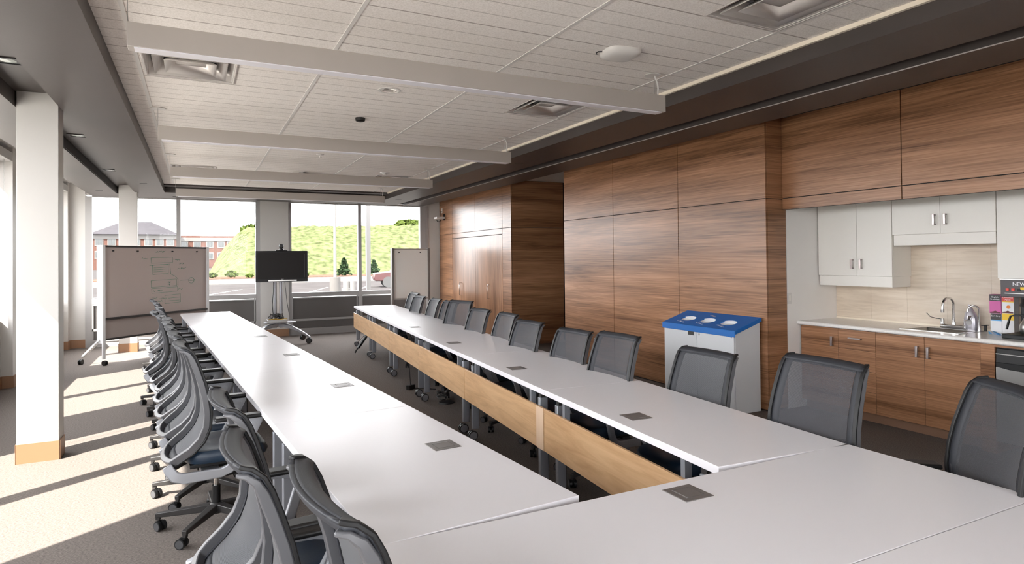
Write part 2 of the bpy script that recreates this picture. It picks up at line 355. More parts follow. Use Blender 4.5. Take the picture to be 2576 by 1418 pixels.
# kitchen alcove
struct(MB().box(5.545, 8.0, 4.585, 4.60, 0, 3.06).build('wall_alcove_side', plain('alcove_paint', (.80, .77, .745), .55)))
struct(MB().box(XR, XR+.2, YB, 4.585, 0, 3.06).build('wall_kitchen', M_white))
bs = struct(MB().box(XR-.008, XR, .5, 4.582, .915, 2.1).build('wall_backsplash', M_tile))
for j in range(7):
    yb = 4.582-.0-(.358*j if j == 0 else .40+.372*(j-1)); ya = 4.582-(.40+.372*j)
    for (za, zb) in ((.917, 1.28), (1.28, 1.66), (1.66, 2.1)):
        MB().box(XR-.0125, XR-.007, ya+.0006, yb-.0006, za+.0006, zb-.0006).build('wall_tile', M_tile, bs)
struct(MB().box(XR-.02, XR-.008, .5, 4.582, .915, .93).build('trim_3', M_cream))
up = wood_block('wall_kitchen_bulkhead', (5.501, 5.53, YB, 4.583, 2.085, 3.045), xpan(5.485, [-1.4, .9, 3.335, 4.583], [2.082, 2.202, 3.045]))
struct(MB().box(5.53, 6.337, YB, 4.583, 2.66, 2.68).build('ceiling_kitchen', M_white))

# ------------------------------------------------------------------ window walls
def wall_boxes(name, boxes, mat=M_col, bevel=0):
    m = MB()
    for b in boxes: m.box(*b)
    return struct(m.build(name, mat, None, bevel=bevel))
# left wall: piers between windows
LW = [(-.80, 2.20, .70), (3.06, 6.07, 4.53), (6.985, 9.97, 8.42), (10.86, 13.86, 12.30)]
piers = [(YB, -.80), (2.35, 3.06), (6.22, 6.985), (10.12, 10.86), (13.99, YF)]
wall_boxes('wall_left', [(-2.62, -2.115, a, b, 0, 3.2) for a, b in piers] + [(-2.42, -2.30, YB, YF, 2.87, 3.2), (-2.42, -2.24, YB, YF, 0, .86), (-2.60, -2.42, YB, YF, 3.0, 3.6)])
wall_boxes('baseboard_left', [(-2.12, -2.105, a-.008, b+.008, 0, .155) for a, b in piers] + [(-2.5, -2.105, a-.012, a, 0, .155) for a, b in piers[1:]] + [(-2.24, -2.225, YB, YF, 0, .155)], M_base)
for n, (a, b, mm) in enumerate(LW):
    f = struct(MB().box(-2.38, -2.26, a, a+.05, .88, 2.87).box(-2.38, -2.26, b-.05, b, .88, 2.87).box(-2.38, -2.26, a, b, 2.82, 2.87)
               .box(-2.38, -2.235, a, b, .86, .90).box(-2.39, -2.27, mm-.06, mm+.055, .9, 2.82).build('window_%d' % (n+1), M_aluw))
    MB().box(-2.345, -2.339, a+.05, mm-.06, .9, 2.82).build('window_pane', M_glass, f)
    MB().box(-2.345, -2.339, mm+.055, b-.05, .9, 2.82).build('window_pane', M_glass, f)
    s = tag(MB().box(-2.30, -2.112, a+.02, b+(.13 if n != 3 else .12), 2.915, 3.03).build('roller_shade', M_aluw, None, bevel=.006),
            ['grey roller shade cassette over the window behind the viewer', 'grey roller shade cassette above the window nearest the near column', 'grey roller shade cassette above the window past the near white column', 'grey roller shade cassette above the last window on the left wall'][n], 'roller shade', 'roller shade cassettes on the left windows')
    MB().tube([(-2.15, b-.12, 2.93), (-2.148, b-.12, 1.3), (-2.148, b-.10, 1.24), (-2.148, b-.08, 1.3), (-2.15, b-.08, 2.93)], .002, 5).build('pull_chain', M_aluw, s)
# far wall
FP = [(-1.76, 1.115, -.322), (1.83, 4.71, 3.28)]
wall_boxes('wall_far', [(-2.6, -1.87, YF, YF+.25, 0, 3.2), (-2.6, 8.0, YF+.02, YF+.25, 2.90, 3.6), (1.20, 1.765, YF-.06, YF+.25, 0, 2.86), (4.84, 8.0, YF-.01, YF+.25, 0, 3.06),
                        (-1.87, 4.84, YF+.02, YF+.25, 0, .80)])
for n, (a, b, mm) in enumerate(FP):
    y0, y1 = YF-.05, YF+.08
    m = MB().box(a-.11, a, y0+.03, y1, .0, 2.86).box(b, b+.085+(.05 if n else 0), y0+.01, y1, 0, 2.86).box(mm-.03, mm+.045, y0-.01, y1, .0, 2.86).box(a, b, y0, y1, .82, .912).box(a, b, y0+.03, y1, 2.845, 2.88)
    m.box(a, b, y0+.02, YF+.02, .30, .345).box(a, b, y0-.01, YF+.02, 0.105, .14).box(a, b, y0+.005, YF+.02, 0, .105)
    for q0, q1 in ((a, mm-.03), (mm+.045, b)): m.box(q0, q0+.022, y0+.02, YF+.02, .14, .82).box(q1-.035, q1-.012, y0+.02, YF+.02, .14, .82).box(q0, q1, y0+.012, YF+.02, .785, .805)
    f = struct(m.build('window_%d' % (n+5), M_aluw))
    for q0, q1 in ((a, mm-.03), (mm+.045, b)):
        MB().box(q0, q1, YF+.02, YF+.026, .912, 2.845).build('window_pane', M_glass, f)
        MB().box(q0+.022, q1-.035, YF-.005, YF+.015, .345, .785).build('infill_panel', M_hpanel, f)
        MB().box(q0+.022, q1-.035, YF-.005, YF+.015, .14, .30).build('infill_panel', M_hpanel, f)
wall_boxes('trim_4', [(4.845, 4.90, YF-.05, YF, 0, 2.86)], M_aluw)
wall_boxes('baseboard_far', [(-2.115, -1.87, YF-.012, YF, 0, .155), (1.195, 1.77, YF-.075, YF-.06, 0, .155)], M_base)
# free-standing columns
def column(name, x0, x1, y0, y1):
    c = struct(MB().box(x0, x1, y0, y1, 0, 3.1).build(name, M_col, None, bevel=.004, seg=1))
    m = MB().box(x0-.004, x1+.006, y0-.008, y0, 0, .155).box(x1, x1+.008, y0-.008, y1, 0, .155).box(x0-.008, x0, y0-.008, y1, 0, .155).box(x0, x1, y1, y1+.008, 0, .155)
    m.build('column_base', M_base, c); return c
column('column', -1.285, -1.005, 6.255, 6.46)
column('column', -1.232, -.945, 13.09, 13.30)
# sloped black cove inside the soffit recess
struct(MB().box(-1.293, -1.285, 6.5, 13.4, 2.87, 2.98).build('trim_5', M_dark))

# ------------------------------------------------------------------ ceiling things
ORD = ['nearest', 'second', 'third', 'fourth', 'fifth', 'sixth', 'seventh', 'eighth', 'ninth', 'tenth', 'eleventh', 'twelfth', 'thirteenth']
def beam(i, y, x0, x1):
    r = empty('linear_light', ((x0+x1)/2, y, 2.69), 0, label=['long white linear light nearest the viewer, hung across the ceiling', 'second long white linear light from the viewer', 'third long white linear light, in front of the projector', 'farthest long white linear light, just before the far windows'][i], cat='ceiling light', group='suspended linear lights')
    hx = (x1-x0)/2
    MB().box(-hx, hx, -.045, .045, .004, .128).build('housing', M_lightbody, r, bevel=.002, seg=1)
    MB().box(-hx+.03, hx-.03, -.038, .038, -.001, .006).build('diffuser', M_diff, r)
    for s in (-1, 1):
        cx = s*(hx-.07 if s > 0 else hx)
        MB().lathe([(.0, .287), (.062, .287), (.06, .292), (0, .295)][::-1], (cx, .02, 0), 24).build('canopy', M_white, r)
        MB().tube([(cx, 0, .29), (cx, 0, .127)], .0018, 6).build('suspension_wire', M_steel, r)
        if s > 0: MB().tube([(cx+.02, .02, .288), (cx+.045, .02, .24), (cx+.045, .01, .19), (cx+.03, 0, .127)], .006, 8).build('power_cord', M_white, r)
M_lightbody = plain('light_housing_paint', (.40, .365, .335), .5)
M_diff = plain('light_diffuser', (.80, .79, .84), .4)
for i, (y, a, b) in enumerate(((3.725, -.309, 3.165), (6.425, -.303, 3.218), (9.115, -.295, 3.228), (11.80, -.302, 3.22))): beam(i, y, a, b)
M_vent = plain('diffuser_metal', (.74, .70, .67), .3, metal=.08)
VL = ['square metal air diffuser just behind the nearest linear light, left side', 'square metal air diffuser at the top edge of the picture, right side', 'square metal air diffuser near the right soffit between first and second linear lights', 'square metal air diffuser at the left, behind the second linear light', 'square metal air diffuser beside the smoke detector, before the third linear light']
for (x0, x1, y0, y1), lab in zip(VENTS, VL):
    cx, cy = (x0+x1)/2, (y0+y1)/2
    r = empty('air_diffuser', (cx, cy, ZC-.004), 0, label=lab, cat='air vent', group='square ceiling air diffusers')
    def ring(a, za, b, zb):
        return [(-a,-a,za),(a,-a,za),(a,a,za),(-a,a,za),(-b,-b,zb),(b,-b,zb),(b,b,zb),(-b,b,zb)], [(0,1,5,4),(1,2,6,5),(2,3,7,6),(3,0,4,7)]
    MB().add(*ring(.30, 0, .285, 0)).add(*ring(.285, 0, .24, .11)).build('frame', M_vent, r, solid=.002)
    MB().add(*ring(.235, .0, .17, .07)).build('cone', M_vent, r, solid=.002)
    MB().add(*ring(.165, .0, .10, .05)).add([(-.10,-.10,.05),(.10,-.10,.05),(.10,.10,.05),(-.10,.10,.05)], [(0,1,2,3)]).build('cone', M_vent, r, solid=.002)
    MB().box(-.29, .29, -.29, .29, .16, .17).build('duct_plate', M_dark, r)
cl = empty('can_light', (*CAN, ZC), 0, label='round recessed can light with a bright metal reflector', cat='ceiling light')
MB().lathe([(.075, -.004), (.095, -.004), (.095, .0), (.075, .0), (.075, -.004)], seg=32, cap=False).build('trim_ring', M_white, cl)
MB().lathe([(.076, -.003), (.072, .015), (.05, .07), (.0, .075)], seg=32, cap=False).build('reflector', plain('spun_metal', (.72, .69, .66), .35, metal=.6), cl)
tag(MB().lathe([(0, ZC-.035), (.035, ZC-.035), (.045, ZC-.028), (.048, ZC), (0, ZC)], (1.432, 6.10, 0), 24).build('smoke_detector', M_blk), 'small round black sensor on the white tile ceiling', 'smoke detector')
tag(MB().lathe([(0, ZC-.04), (.03, ZC-.04), (.04, ZC-.02), (.075, ZC-.012), (.08, ZC), (0, ZC)], (2.674, 9.76, 0), 24).build('smoke_detector', M_white), 'round white smoke detector on the ceiling beside the far air diffuser', 'smoke detector')
tag(MB().lathe([(0, ZC-.045), (.02, ZC-.045), (.008, ZC-.02), (.045, ZC-.008), (.05, ZC), (0, ZC)], (1.448, 8.40, 0), 20).build('sprinkler_head', M_white), 'small white fire sprinkler head in the ceiling, above the projector', 'sprinkler')
# wireless access point on the ceiling
ap = empty('wireless_access_point', (2.555, 3.42, ZC), math.radians(-8), label='white rounded wireless access point mounted on the near ceiling', cat='access point')
pts = [(.125*math.copysign(abs(math.cos(a))**.55, math.cos(a)), .115*math.copysign(abs(math.sin(a))**.55, math.sin(a))) for a in [2*PI*k/40 for k in range(40)]]
m = MB(); n = 40
lay = [(1.0, 0), (1.0, -.012), (.97, -.022), (.80, -.038), (.5, -.044)]
vsl = [(x*s, y*s, z) for s, z in lay for x, y in pts]
m.add(vsl, [(i*n+k, i*n+(k+1) % n, (i+1)*n+(k+1) % n, (i+1)*n+k) for i in range(4) for k in range(n)] + [tuple(range(n-1, -1, -1)), tuple(range(4*n, 5*n))])
m.build('shell', M_white, ap)
MB().tube([(-.12, .02, -.004), (-.15, .03, -.004), (-.15, .06, -.002), (-.13, .09, 0)], .004, 6).build('cable', M_blk, ap)
MB().box(.10, .122, -.03, .03, -.024, -.016).build('side_slot', M_alu, ap)
for k, y in enumerate((2.5, 5.343, 8.185, 11.054)):
    r = empty('recessed_downlight', (-1.15, y, ZC), 0, label=['square recessed downlight in the left soffit, behind the viewer', 'square recessed downlight at the left picture edge, before the column', 'square recessed downlight in the left soffit, just past the near column', 'square recessed downlight farthest away in the left soffit recess'][k], cat='ceiling light', group='recessed downlights in the left soffit')
    MB().frame(-.085, .085, -.085, .085, -.008, 0, .018).build('frame', M_dgrey, r)
    MB().box(-.067, .067, -.067, .067, -.003, 0).build('baffle', M_blk, r)
    MB().lathe([(0, -.0045), (.03, -.0055), (.052, -.004), (.055, -.003), (0, -.003)], seg=24).build('lamp', M_lens, r)
# projector hung at the ceiling
pj = empty('ceiling_projector', (1.49, 10.25, ZC), 0, label='small projector with black cables hung from the ceiling', cat='projector')
MB().cyl((0, 0, 0), (0, 0, -.05), .05, 20).cyl((0, 0, -.05), (0, 0, -.075), .10, 20, .07).build('mount', M_steel, pj)
MB().box(-.19, .19, -.13, .15, -.17, -.085).build('body', M_white, pj, bevel=.012)
MB().cyl((0, .15, -.13), (0, .18, -.13), .03, 20).build('lens', M_blk, pj)
MB().tube([(-.02, -.03, 0), (-.02, -.03, -.06), (.0, -.05, -.09)], .007, 6).tube([(-.02, -.03, -.003), (.02, -.05, -.01), (.1, -.1, -.06), (.13, -.12, -.12)], .008, 6).build('cable', M_blk, pj)

# ------------------------------------------------------------------ tables
def caster(name, parent, x, y, r=.038, ang=0.0, mat=M_blk):
    c, s = math.cos(ang), math.sin(ang)
    def P(a, b, z): return (x + a*c - b*s, y + a*s + b*c, z)
    m = MB()
    for sd in (-1, 1): m.cyl(P(-.02, sd*.007, r), P(-.02, sd*.024, r), r, 20)
    m.bar(P(.0, 0, r+.012), P(-.02, 0, r*1.6), .03, .03)
    return m.build(name, mat, parent)
def caster_caps(parent, x, y, r, ang, mat=M_hub):
    c, s = math.cos(ang), math.sin(ang)
    def P(a, b, z): return (x + a*c - b*s, y + a*s + b*c, z)
    m = MB()
    for sd in (-1, 1): m.cyl(P(-.02, sd*.024, r), P(-.02, sd*.0265, r), r*.8, 20)
    return m.build('wheel_cap', mat, parent)
ZT_ = .735; M_capl = plain('grey_wheel_cap', (.16, .16, .175), .4)
def make_table(L, W, label, group, hatch=(.22, 0), panel=True, pale=False):
    r = empty('conference_table', (0,0,0), 0, label=label, cat='table', group=group)
    MB().box(-W/2, W/2, -L/2+.001, L/2-.001, ZT_-.036, ZT_).build('tabletop', M_lam, r, bevel=.002, seg=2)
    MB().bar((-W/2+.12, 0, ZT_-.055), (W/2-.12, 0, ZT_-.055), .001, .001).box(-.03, .03, -L/2+.14, L/2-.14, .66, .698).build('under_rail', M_dgrey, r)
    for sy in (-1, 1):
        y = sy*(L/2-.13)
        MB().box(-W/2+.03, W/2-.03, y-.02, y+.02, .66, .698).build('cross_bar', M_dgrey, r)
        for sx in (-1, 1):
            x = sx*(W/2-.05)
            lg = MB().box(x-.03, x+.03, y-.018, y+.018, .10, .66).build('leg', M_legs, r, bevel=.004, seg=2)
            MB().box(x-.036 if sx > 0 else x+.03, x-.03 if sx > 0 else x+.036, y-.010, y+.010, .12, .66).build('leg_channel', M_dgrey, lg)
            cs = caster('caster', lg, x+.045*sx, y, .043, 0 if sx > 0 else PI); caster_caps(lg, x+.045*sx, y, .043, 0 if sx > 0 else PI, M_capl)
    if panel:
        x = W/2
        MB().box(x-.012, x+.006, -L/2+.0035, L/2-.0035, .335, .612).build('modesty_panel', M_maple, r, bevel=.0015, seg=1)
        for sy in (-.7, .7): MB().box(x-.05, x-.012, sy*L/2-.015, sy*L/2+.015, .55, .698).build('panel_bracket', M_legs, r)
        if pale: MB().box(x+.006, x+.008, L/2-.115, L/2-.004, .335, .612).build('panel_edge_strip', M_maplepale, r)
    hx, hy = hatch
    h = MB().box(hx-.065, hx+.065, hy-.065, hy+.065, ZT_-.001, ZT_+.0025).build('power_hatch', M_hatch, r, bevel=.001, seg=1)
    MB().frame(hx-.042, hx+.042, hy-.042, hy+.042, ZT_+.0022, ZT_+.0032, .002).build('hatch_slot', M_slot, h)
    MB().box(hx-.04, hx+.04, hy+.035, hy+.039, ZT_+.0026, ZT_+.0036).build('hatch_pull', M_aluw, h)
    return r
TL = 1.668; TW = .762
POS = ['at the front, joined to the cross table', 'second from the front', 'third from the front', 'fourth from the front', 'fifth from the front', 'at the far end by the TV']
th = .0726
proto = make_table(TL, TW, '', 'conference tables of the window-side row')
for k in range(6):
    o = proto if k == 0 else copy_tree(proto)
    d = TL*(k+.5)
    c = Vector((.484, 1.887)) + Vector((-math.sin(th), math.cos(th)))*d + Vector((math.cos(th), math.sin(th)))*(TW/2)
    o.location = (c.x, c.y, 0); o.rotation_euler = (0, 0, th)
    o['label'] = 'white conference table in the window-side row, ' + (POS[k] if k < 5 else 'at its far end near the TV')
protoR = make_table(TL, TW-.012, '', 'conference tables of the cabinet-side row')
protoP = make_table(TL, TW-.012, '', 'conference tables of the cabinet-side row', pale=True)
for k in range(6):
    o = protoR if k == 0 else protoP if k == 1 else copy_tree(protoR)
    d = TL*(k+.5); t2 = -.0735
    c = Vector((1.918, 1.933)) + Vector((-math.sin(t2), math.cos(t2)))*d + Vector((math.cos(t2), math.sin(t2)))*((TW-.012)/2)
    o.location = (c.x, c.y, 0); o.rotation_euler = (0, 0, PI+t2)
    o['label'] = 'white table with maple front panel, cabinet-side row, ' + ['at the front', 'second from the front', 'third from the front', 'fourth from the front', 'fifth from the front', 'farthest from the viewer'][k]
t = make_table(2.186, .735, 'wide white cross table joining the two long rows at the front', 'cross tables at the front', hatch=(.25, -.03), panel=False)
t.location = (1.576, 1.524, 0); t.rotation_euler = (0, 0, PI/2)
t = make_table(2.186, .735, 'white cross table nearest the viewer, at the bottom right corner', 'cross tables at the front', hatch=(-.1, 0), panel=False)
t.location = (1.60, .785, 0); t.rotation_euler = (0, 0, PI/2)

# ------------------------------------------------------------------ task chairs
PROF = [(-.262, .405), (-.232, .430), (-.170, .475), (-.118, .535), (-.088, .61), (-.082, .69), (-.092, .78), (-.112, .87), (-.137, .95), (-.158, 1.01), (-.176, 1.045), (-.203, 1.068), (-.232, 1.074)]
HWID = [.195, .217, .240, .252, .258, .258, .255, .250, .245, .241, .238, .232, .216]
def lerp_prof(t):
    q = t*(len(PROF)-1); i = min(int(q), len(PROF)-2); a = q-i
    return (PROF[i][0]*(1-a)+PROF[i+1][0]*a, PROF[i][1]*(1-a)+PROF[i+1][1]*a, HWID[i]*(1-a)+HWID[i+1]*a)
def make_chair():
    r = empty('task_chair', (0,0,0), 0, label='', cat='chair', group='')
    low = []; upl = []
    # base
    low.append(MB().lathe([(0, .075), (.04, .075), (.045, .09), (.04, .125), (.028, .135), (0, .135)], seg=20).build('base_hub', M_dgrey, r))
    for k in range(5):
        a = 2*PI*k/5 + math.radians(18); c, s = math.cos(a), math.sin(a)
        lg = MB().bar((c*.03, s*.03, .108), (c*.335, s*.335, .088), .052, .045, w2=.03, h2=.026).bar((c*.322, s*.322, .09), (c*.322, s*.322, .060), .022, .026, up=(c, s, 0)).build('base_leg', M_dgrey, r, bevel=.004, seg=2)
        ca = a + (.9, 2.2, -.7, 1.6, 3.0)[k]
        cs = caster('caster', lg, c*.322, s*.322, .029, ca); caster_caps(cs, c*.322, s*.322, .029, ca)
        low.append(lg)
    cyl = MB().cyl((0, 0, .12), (0, 0, .40), .014, 16).build('gas_cylinder', M_chrome, r)
    MB().cyl((0, 0, .13), (0, 0, .24), .024, 16).build('cylinder_sleeve', M_blk, cyl); low.append(cyl)
    # seat: a dished cushion
    def seatf(u, v, top):
        a = 2*PI*u; x = .235*math.copysign(abs(math.cos(a))**.5, math.cos(a)); y = .24*math.copysign(abs(math.sin(a))**.5, math.sin(a))
        return x, y
    ring = [seatf(k/36, 0, 0) for k in range(36)]
    lay = [(.90, .395), (.97, .402), (1.0, .42), (.99, .445), (.94, .462), (.80, .468), (.45, .458)]
    vsx = []
    for s_, z in lay:
        for x, y in ring:
            zz = z - (.022 if x*s_ > .17 and z > .43 else 0)*((x*s_-.17)/.06) + .010*(abs(y*s_)/.24)**2*(z > .44)
            vsx.append((x*s_+.045, y*s_, zz))
    n = 36
    seat = MB().add(vsx, [(i*n+k, i*n+(k+1) % n, (i+1)*n+(k+1) % n, (i+1)*n+k) for i in range(len(lay)-1) for k in range(n)] + [tuple(range(n-1, -1, -1)), tuple(range((len(lay)-1)*n, len(lay)*n))]).build('seat', M_seat, r)
    MB().prism([(-.16, -.20), (.24, -.20), (.24, .20), (-.16, .20)], lambda u, v, t: (u, v, t), .375, .397).build('seat_pan', M_blk, seat, bevel=.004); upl.append(seat)
    upl.append(MB().box(-.11, .11, -.07, .07, .325, .376).cyl((.03, -.08, .35), (.03, -.235, .35), .006, 8).build('tilt_mechanism', M_blk, r, bevel=.008))
    # silver side brackets running from the back foot under the seat and up to the arms
    br = MB()
    for s in (-1, 1):
        y = s*.215
        pth = [(-.275, y*.95, .415), (-.262, y*.97, .385), (-.235, y, .350), (-.19, y*1.02, .335), (.0, y*1.02, .335), (.045, y*1.08, .355), (.085, y*1.2, .41), (.125, y*1.33, .50), (.160, y*1.42, .59), (.170, y*1.43, .63)]
        Nn = [(-1, 0, .6), (-1, 0, -.3), (-.7, 0, -.9), (-.2, 0, -1), (0, 0, -1), (.6, 0, -.9), (1, 0, -.5), (1, 0, -.4), (1, 0, -.4), (1, 0, -.4)]
        br.sweep(pth, Nn, .026, [.05, .055, .06, .06, .055, .055, .048, .044, .042, .042])
    br.box(-.10, .0, -.215, .215, .325, .35)
    upl.append(br.build('side_bracket', M_silver, r, bevel=.006))
    for s in (-1, 1):
        y = s*.307
        poly = [(.10, .645), (.215, .655), (.245, .655), (.19, .575), (.165, .56), (.15, .60)]
        sup = [(-.035, .652), (.215, .652), (.215, .640), (.212, .625), (.20, .60), (.18, .56), (.155, .56), (.15, .60), (.13, .622), (.08, .634), (-.035, .640)]
        arm = MB().prism(sup, lambda u, v, t: (u, t, v), y-.012, y+.012).build('arm_support', M_silver, r, bevel=.003)
        MB().box(-.045, .224, y-.038, y+.038, .652, .675).build('armrest_pad', M_blk, arm, bevel=.010, seg=3); upl.append(arm)
    # backrest: curved mesh skin, fabric border, graphite shell frame and inner black rim
    def surf(u, v, off=0):
        x, z, hw = lerp_prof(v); y = (u*2-1)*hw; e = abs(u*2-1)
        return (x + .030*e*e + off, y, z)
    NU, NV = 14, 26
    inner = MB().grid(lambda u, v: surf(.10+.80*u, .10+.80*v), NU, NV).build('mesh_back', M_mesh, r); upl.append(inner)
    bd = MB()
    def strip(f, nu, nv): bd.grid(f, nu, nv)
    strip(lambda u, v: surf(.10*u, v, -.001), 2, 26); strip(lambda u, v: surf(.90+.10*u, v, -.001), 2, 26)
    strip(lambda u, v: surf(.10+.80*u, .90+.10*v, -.001), 14, 4); strip(lambda u, v: surf(.10+.80*u, .10*v, -.001), 14, 3)
    upl.append(bd.build('fabric_border', M_fabric, r, solid=.006))
    upl.append(MB().grid(lambda u, v: surf(u, .86+.14*v, .012), 16, 6).build('back_top_pad', M_fabric, r, solid=.024))
    def upath(e, off, z0=0):
        pth = []; N = []
        for i in range(25):
            v = 1-i/24*(1-z0); x, z, hw = lerp_prof(v); dx = lerp_prof(min(1, v+.02)); dd = lerp_prof(max(0, v-.02)); tx, tz = dx[0]-dd[0], dx[1]-dd[1]
            l = math.hypot(tx, tz); nx, nz = -tz/l, tx/l
            pth.append((x+.030+nx*off, -(hw+e), z+nz*off)); N.append((nx, 0, nz))
        x, z, hw = lerp_prof(z0)
        bot = [(x+.03*abs(q)**2+N[-1][0]*off, q*(hw+e), z-.012*(1-q*q)+N[-1][2]*off) for q in (-.8, -.4, 0, .4, .8)]
        right = [(a, -b, c) for a, b, c in reversed(pth)]; NR = list(reversed(N))
        return pth+bot+right, N+[N[-1]]*5+NR
    pth, N = upath(-.010, .022, .0)
    n_ = len(pth); hh = [.010+.022*min(1, min(i, n_-1-i)/7)+.010*max(0, min(1, (min(i, n_-1-i)-14)/8)) for i in range(n_)]
    upl.append(MB().sweep(pth, N, .030, hh, .0).build('back_shell', M_frame, r, bevel=.004))
    pth, N = upath(.0, -.001, .0)
    upl.append(MB().sweep(pth, N, .020, .012).build('back_rim', M_blk, r, bevel=.003))
    return r, upl
chair, _ = make_chair()
UPN = ('seat', 'tilt', 'side_', 'arm_', 'mesh_', 'fabric', 'back_', 'lumbar')
def place_chair(i, x, y, deg, dz, label, group):
    o = chair if i == 0 else copy_tree(chair)
    o.location = (x, y, 0); o.rotation_euler = (0, 0, math.radians(deg))
    for ch in o.children:
        if ch.name.startswith(UPN): ch.location.z = dz
    o['label'] = label; o['group'] = group
LEFT = [(.42, 1.41, 4, .045), (.29, 1.94, 2, .01), (.272, 2.60, 5, .02), (.105, 4.25, 5, .04), (.055, 4.86, 5, .045), (.01, 5.50, 5, .03), (-.035, 6.18, 5.5, .01), (-.06, 6.83, 3, -.01), (-.138, 7.45, 3, -.03), (-.236, 8.10, 4, -.03), (-.216, 8.84, 4, -.031), (-.30, 9.9, 5, -.031), (-.39, 10.75, 7, -.036)]
RIGHT = [(2.73, 1.43, 143, .0), (2.68, 2.15, 176, .0), (2.73, 3.01, 179, -.07), (2.64, 3.82, 180, -.044), (2.72, 4.55, 181, -.088), (2.72, 5.36, 181, -.083), (2.88, 6.17, 176, -.074), (2.88, 6.90, 181, -.074), (2.98, 7.70, 196, -.024), (3.10, 8.45, 181, -.074), (3.09, 9.07, 176, -.074), (3.12, 9.92, 180, -.074), (3.36, 10.95, 179, -.074)]
n = 0
for k, (x, y, dg, dz) in enumerate(LEFT):
    place_chair(n, x, y, dg, dz, 'grey mesh swivel chair with blue seat, %s from the viewer along the window side' % ORD[k] if k else 'grey mesh swivel chair nearest the viewer on the window side', 'chairs along the window side'); n += 1
for k, (x, y, dg, dz) in enumerate(RIGHT):
    place_chair(n, x, y, dg, dz, 'grey mesh swivel chair, %s from the viewer on the cabinet side' % ORD[k] if k else 'grey mesh swivel chair nearest the viewer on the cabinet side, cut by the right edge', 'chairs along the cabinet side'); n += 1

# ------------------------------------------------------------------ kitchen
XD = 5.73
def cab_handle(parent, y, z0, z1, x, horiz=False):
    m = MB()
    if not horiz:
        m.box(x-.032, x-.022, y-.010, y+.010, z0, z1).box(x-.024, x, y-.010, y+.010, z0, z0+.012).box(x-.024, x, y-.010, y+.010, z1-.012, z1)
    else:
        m.box(x-.030, x-.020, z0, z1, y-.008, y+.008).box(x-.022, x, z0, z0+.01, y-.008, y+.008).box(x-.022, x, z1-.01, z1, y-.008, y+.008)
    return m.build('handle', M_handle, parent, bevel=.002)
def base_cab(label, y0, y1, fronts):
    r = empty('base_cabinet', ((XD+XR)/2, (y0+y1)/2, 0), 0, label=label, cat='cabinet', group='walnut base cabinets under the counter')
    o = r.location; m = MB(); X = XD-o.x
    def B(m, x0, x1, ya, yb, z0, z1): return m.box(x0-o.x, x1-o.x, ya-o.y, yb-o.y, z0, z1)
    zt = .68 if y1-y0 > .8 else .872
    B(B(MB(), XD+.018, XR-.01, y0, y1, .095, zt), XD+.018, XD+.06, y0, y1, .095, .872).build('carcass', M_wood, r)
    B(MB(), XD+.07, XD+.085, y0, y1, 0, .095).build('toe_kick', M_base2, r)
    for (a, b, c, d, hy, hz0, hz1, hor) in fronts:
        f = B(MB(), XD, XD+.018, a+.0015, b-.0015, c+.0015, d-.0015).build('drawer' if hor else 'door', M_wood, r, bevel=.001, seg=1)
        if hor and hz0: cab_handle(f, hz0, a+hy-o.y, a+hy+.13-o.y, X, True)
        elif not hor: cab_handle(f, hy-o.y, hz0, hz1, X)
M_base2 = plain('brown_toe_kick', (.22, .12, .075), .5)
base_cab('narrow walnut base cabinet with one door, against the alcove side wall', 4.141, 4.57, [(4.141, 4.57, .095, .872, 4.20, .692, .788, False)])
base_cab('walnut base cabinet with a stack of four drawers', 3.754, 4.141, [(3.754, 4.141, .682, .872, .135, .79, 0, True), (3.754, 4.141, .486, .682, 0, 0, 0, True), (3.754, 4.141, .293, .486, 0, 0, 0, True), (3.754, 4.141, .095, .293, 0, 0, 0, True)])
base_cab('walnut double-door base cabinet under the sink', 2.866, 3.754, [(3.309, 3.754, .095, .872, 3.365, .69, .79, False), (2.866, 3.309, .095, .872, 3.27, .69, .79, False)])
struct(MB().box(XD, XD+.5, 2.765, 2.866, 0, .872).box(XD, XD+.05, .5, 2.765, .855, .872).build('trim_6', M_wood))
dw = empty('dishwasher', (6.0, 2.46, 0), 0, label='black and stainless dishwasher under the counter, right picture edge', cat='dishwasher')
MB().box(-.24, .3, -.30, .30, .09, .85).build('body', M_blk, dw)
MB().box(-.275, -.24, -.297, .297, .10, .70).build('door', M_steel, dw, bevel=.006)
cp = MB().add([(-.275, -.297, .705), (-.275, .297, .705), (-.262, .297, .845), (-.262, -.297, .845), (-.24, -.297, .705), (-.24, .297, .705), (-.24, .297, .845), (-.24, -.297, .845)], [(0,1,2,3),(4,7,6,5),(0,3,7,4),(1,5,6,2),(3,2,6,7),(0,4,5,1)]).build('control_panel', M_blk, dw, bevel=.004)
MB().box(-.285, -.268, -.29, .29, .800, .808).build('trim_line', M_steel, cp)
MB().prism([(-.29, .70), (-.2, .685), (0, .678), (.2, .685), (.29, .70), (.29, .735), (-.29, .735)], lambda u, v, t: (t, u, v), -.285, -.27).build('door_handle', M_blk, dw, bevel=.003)
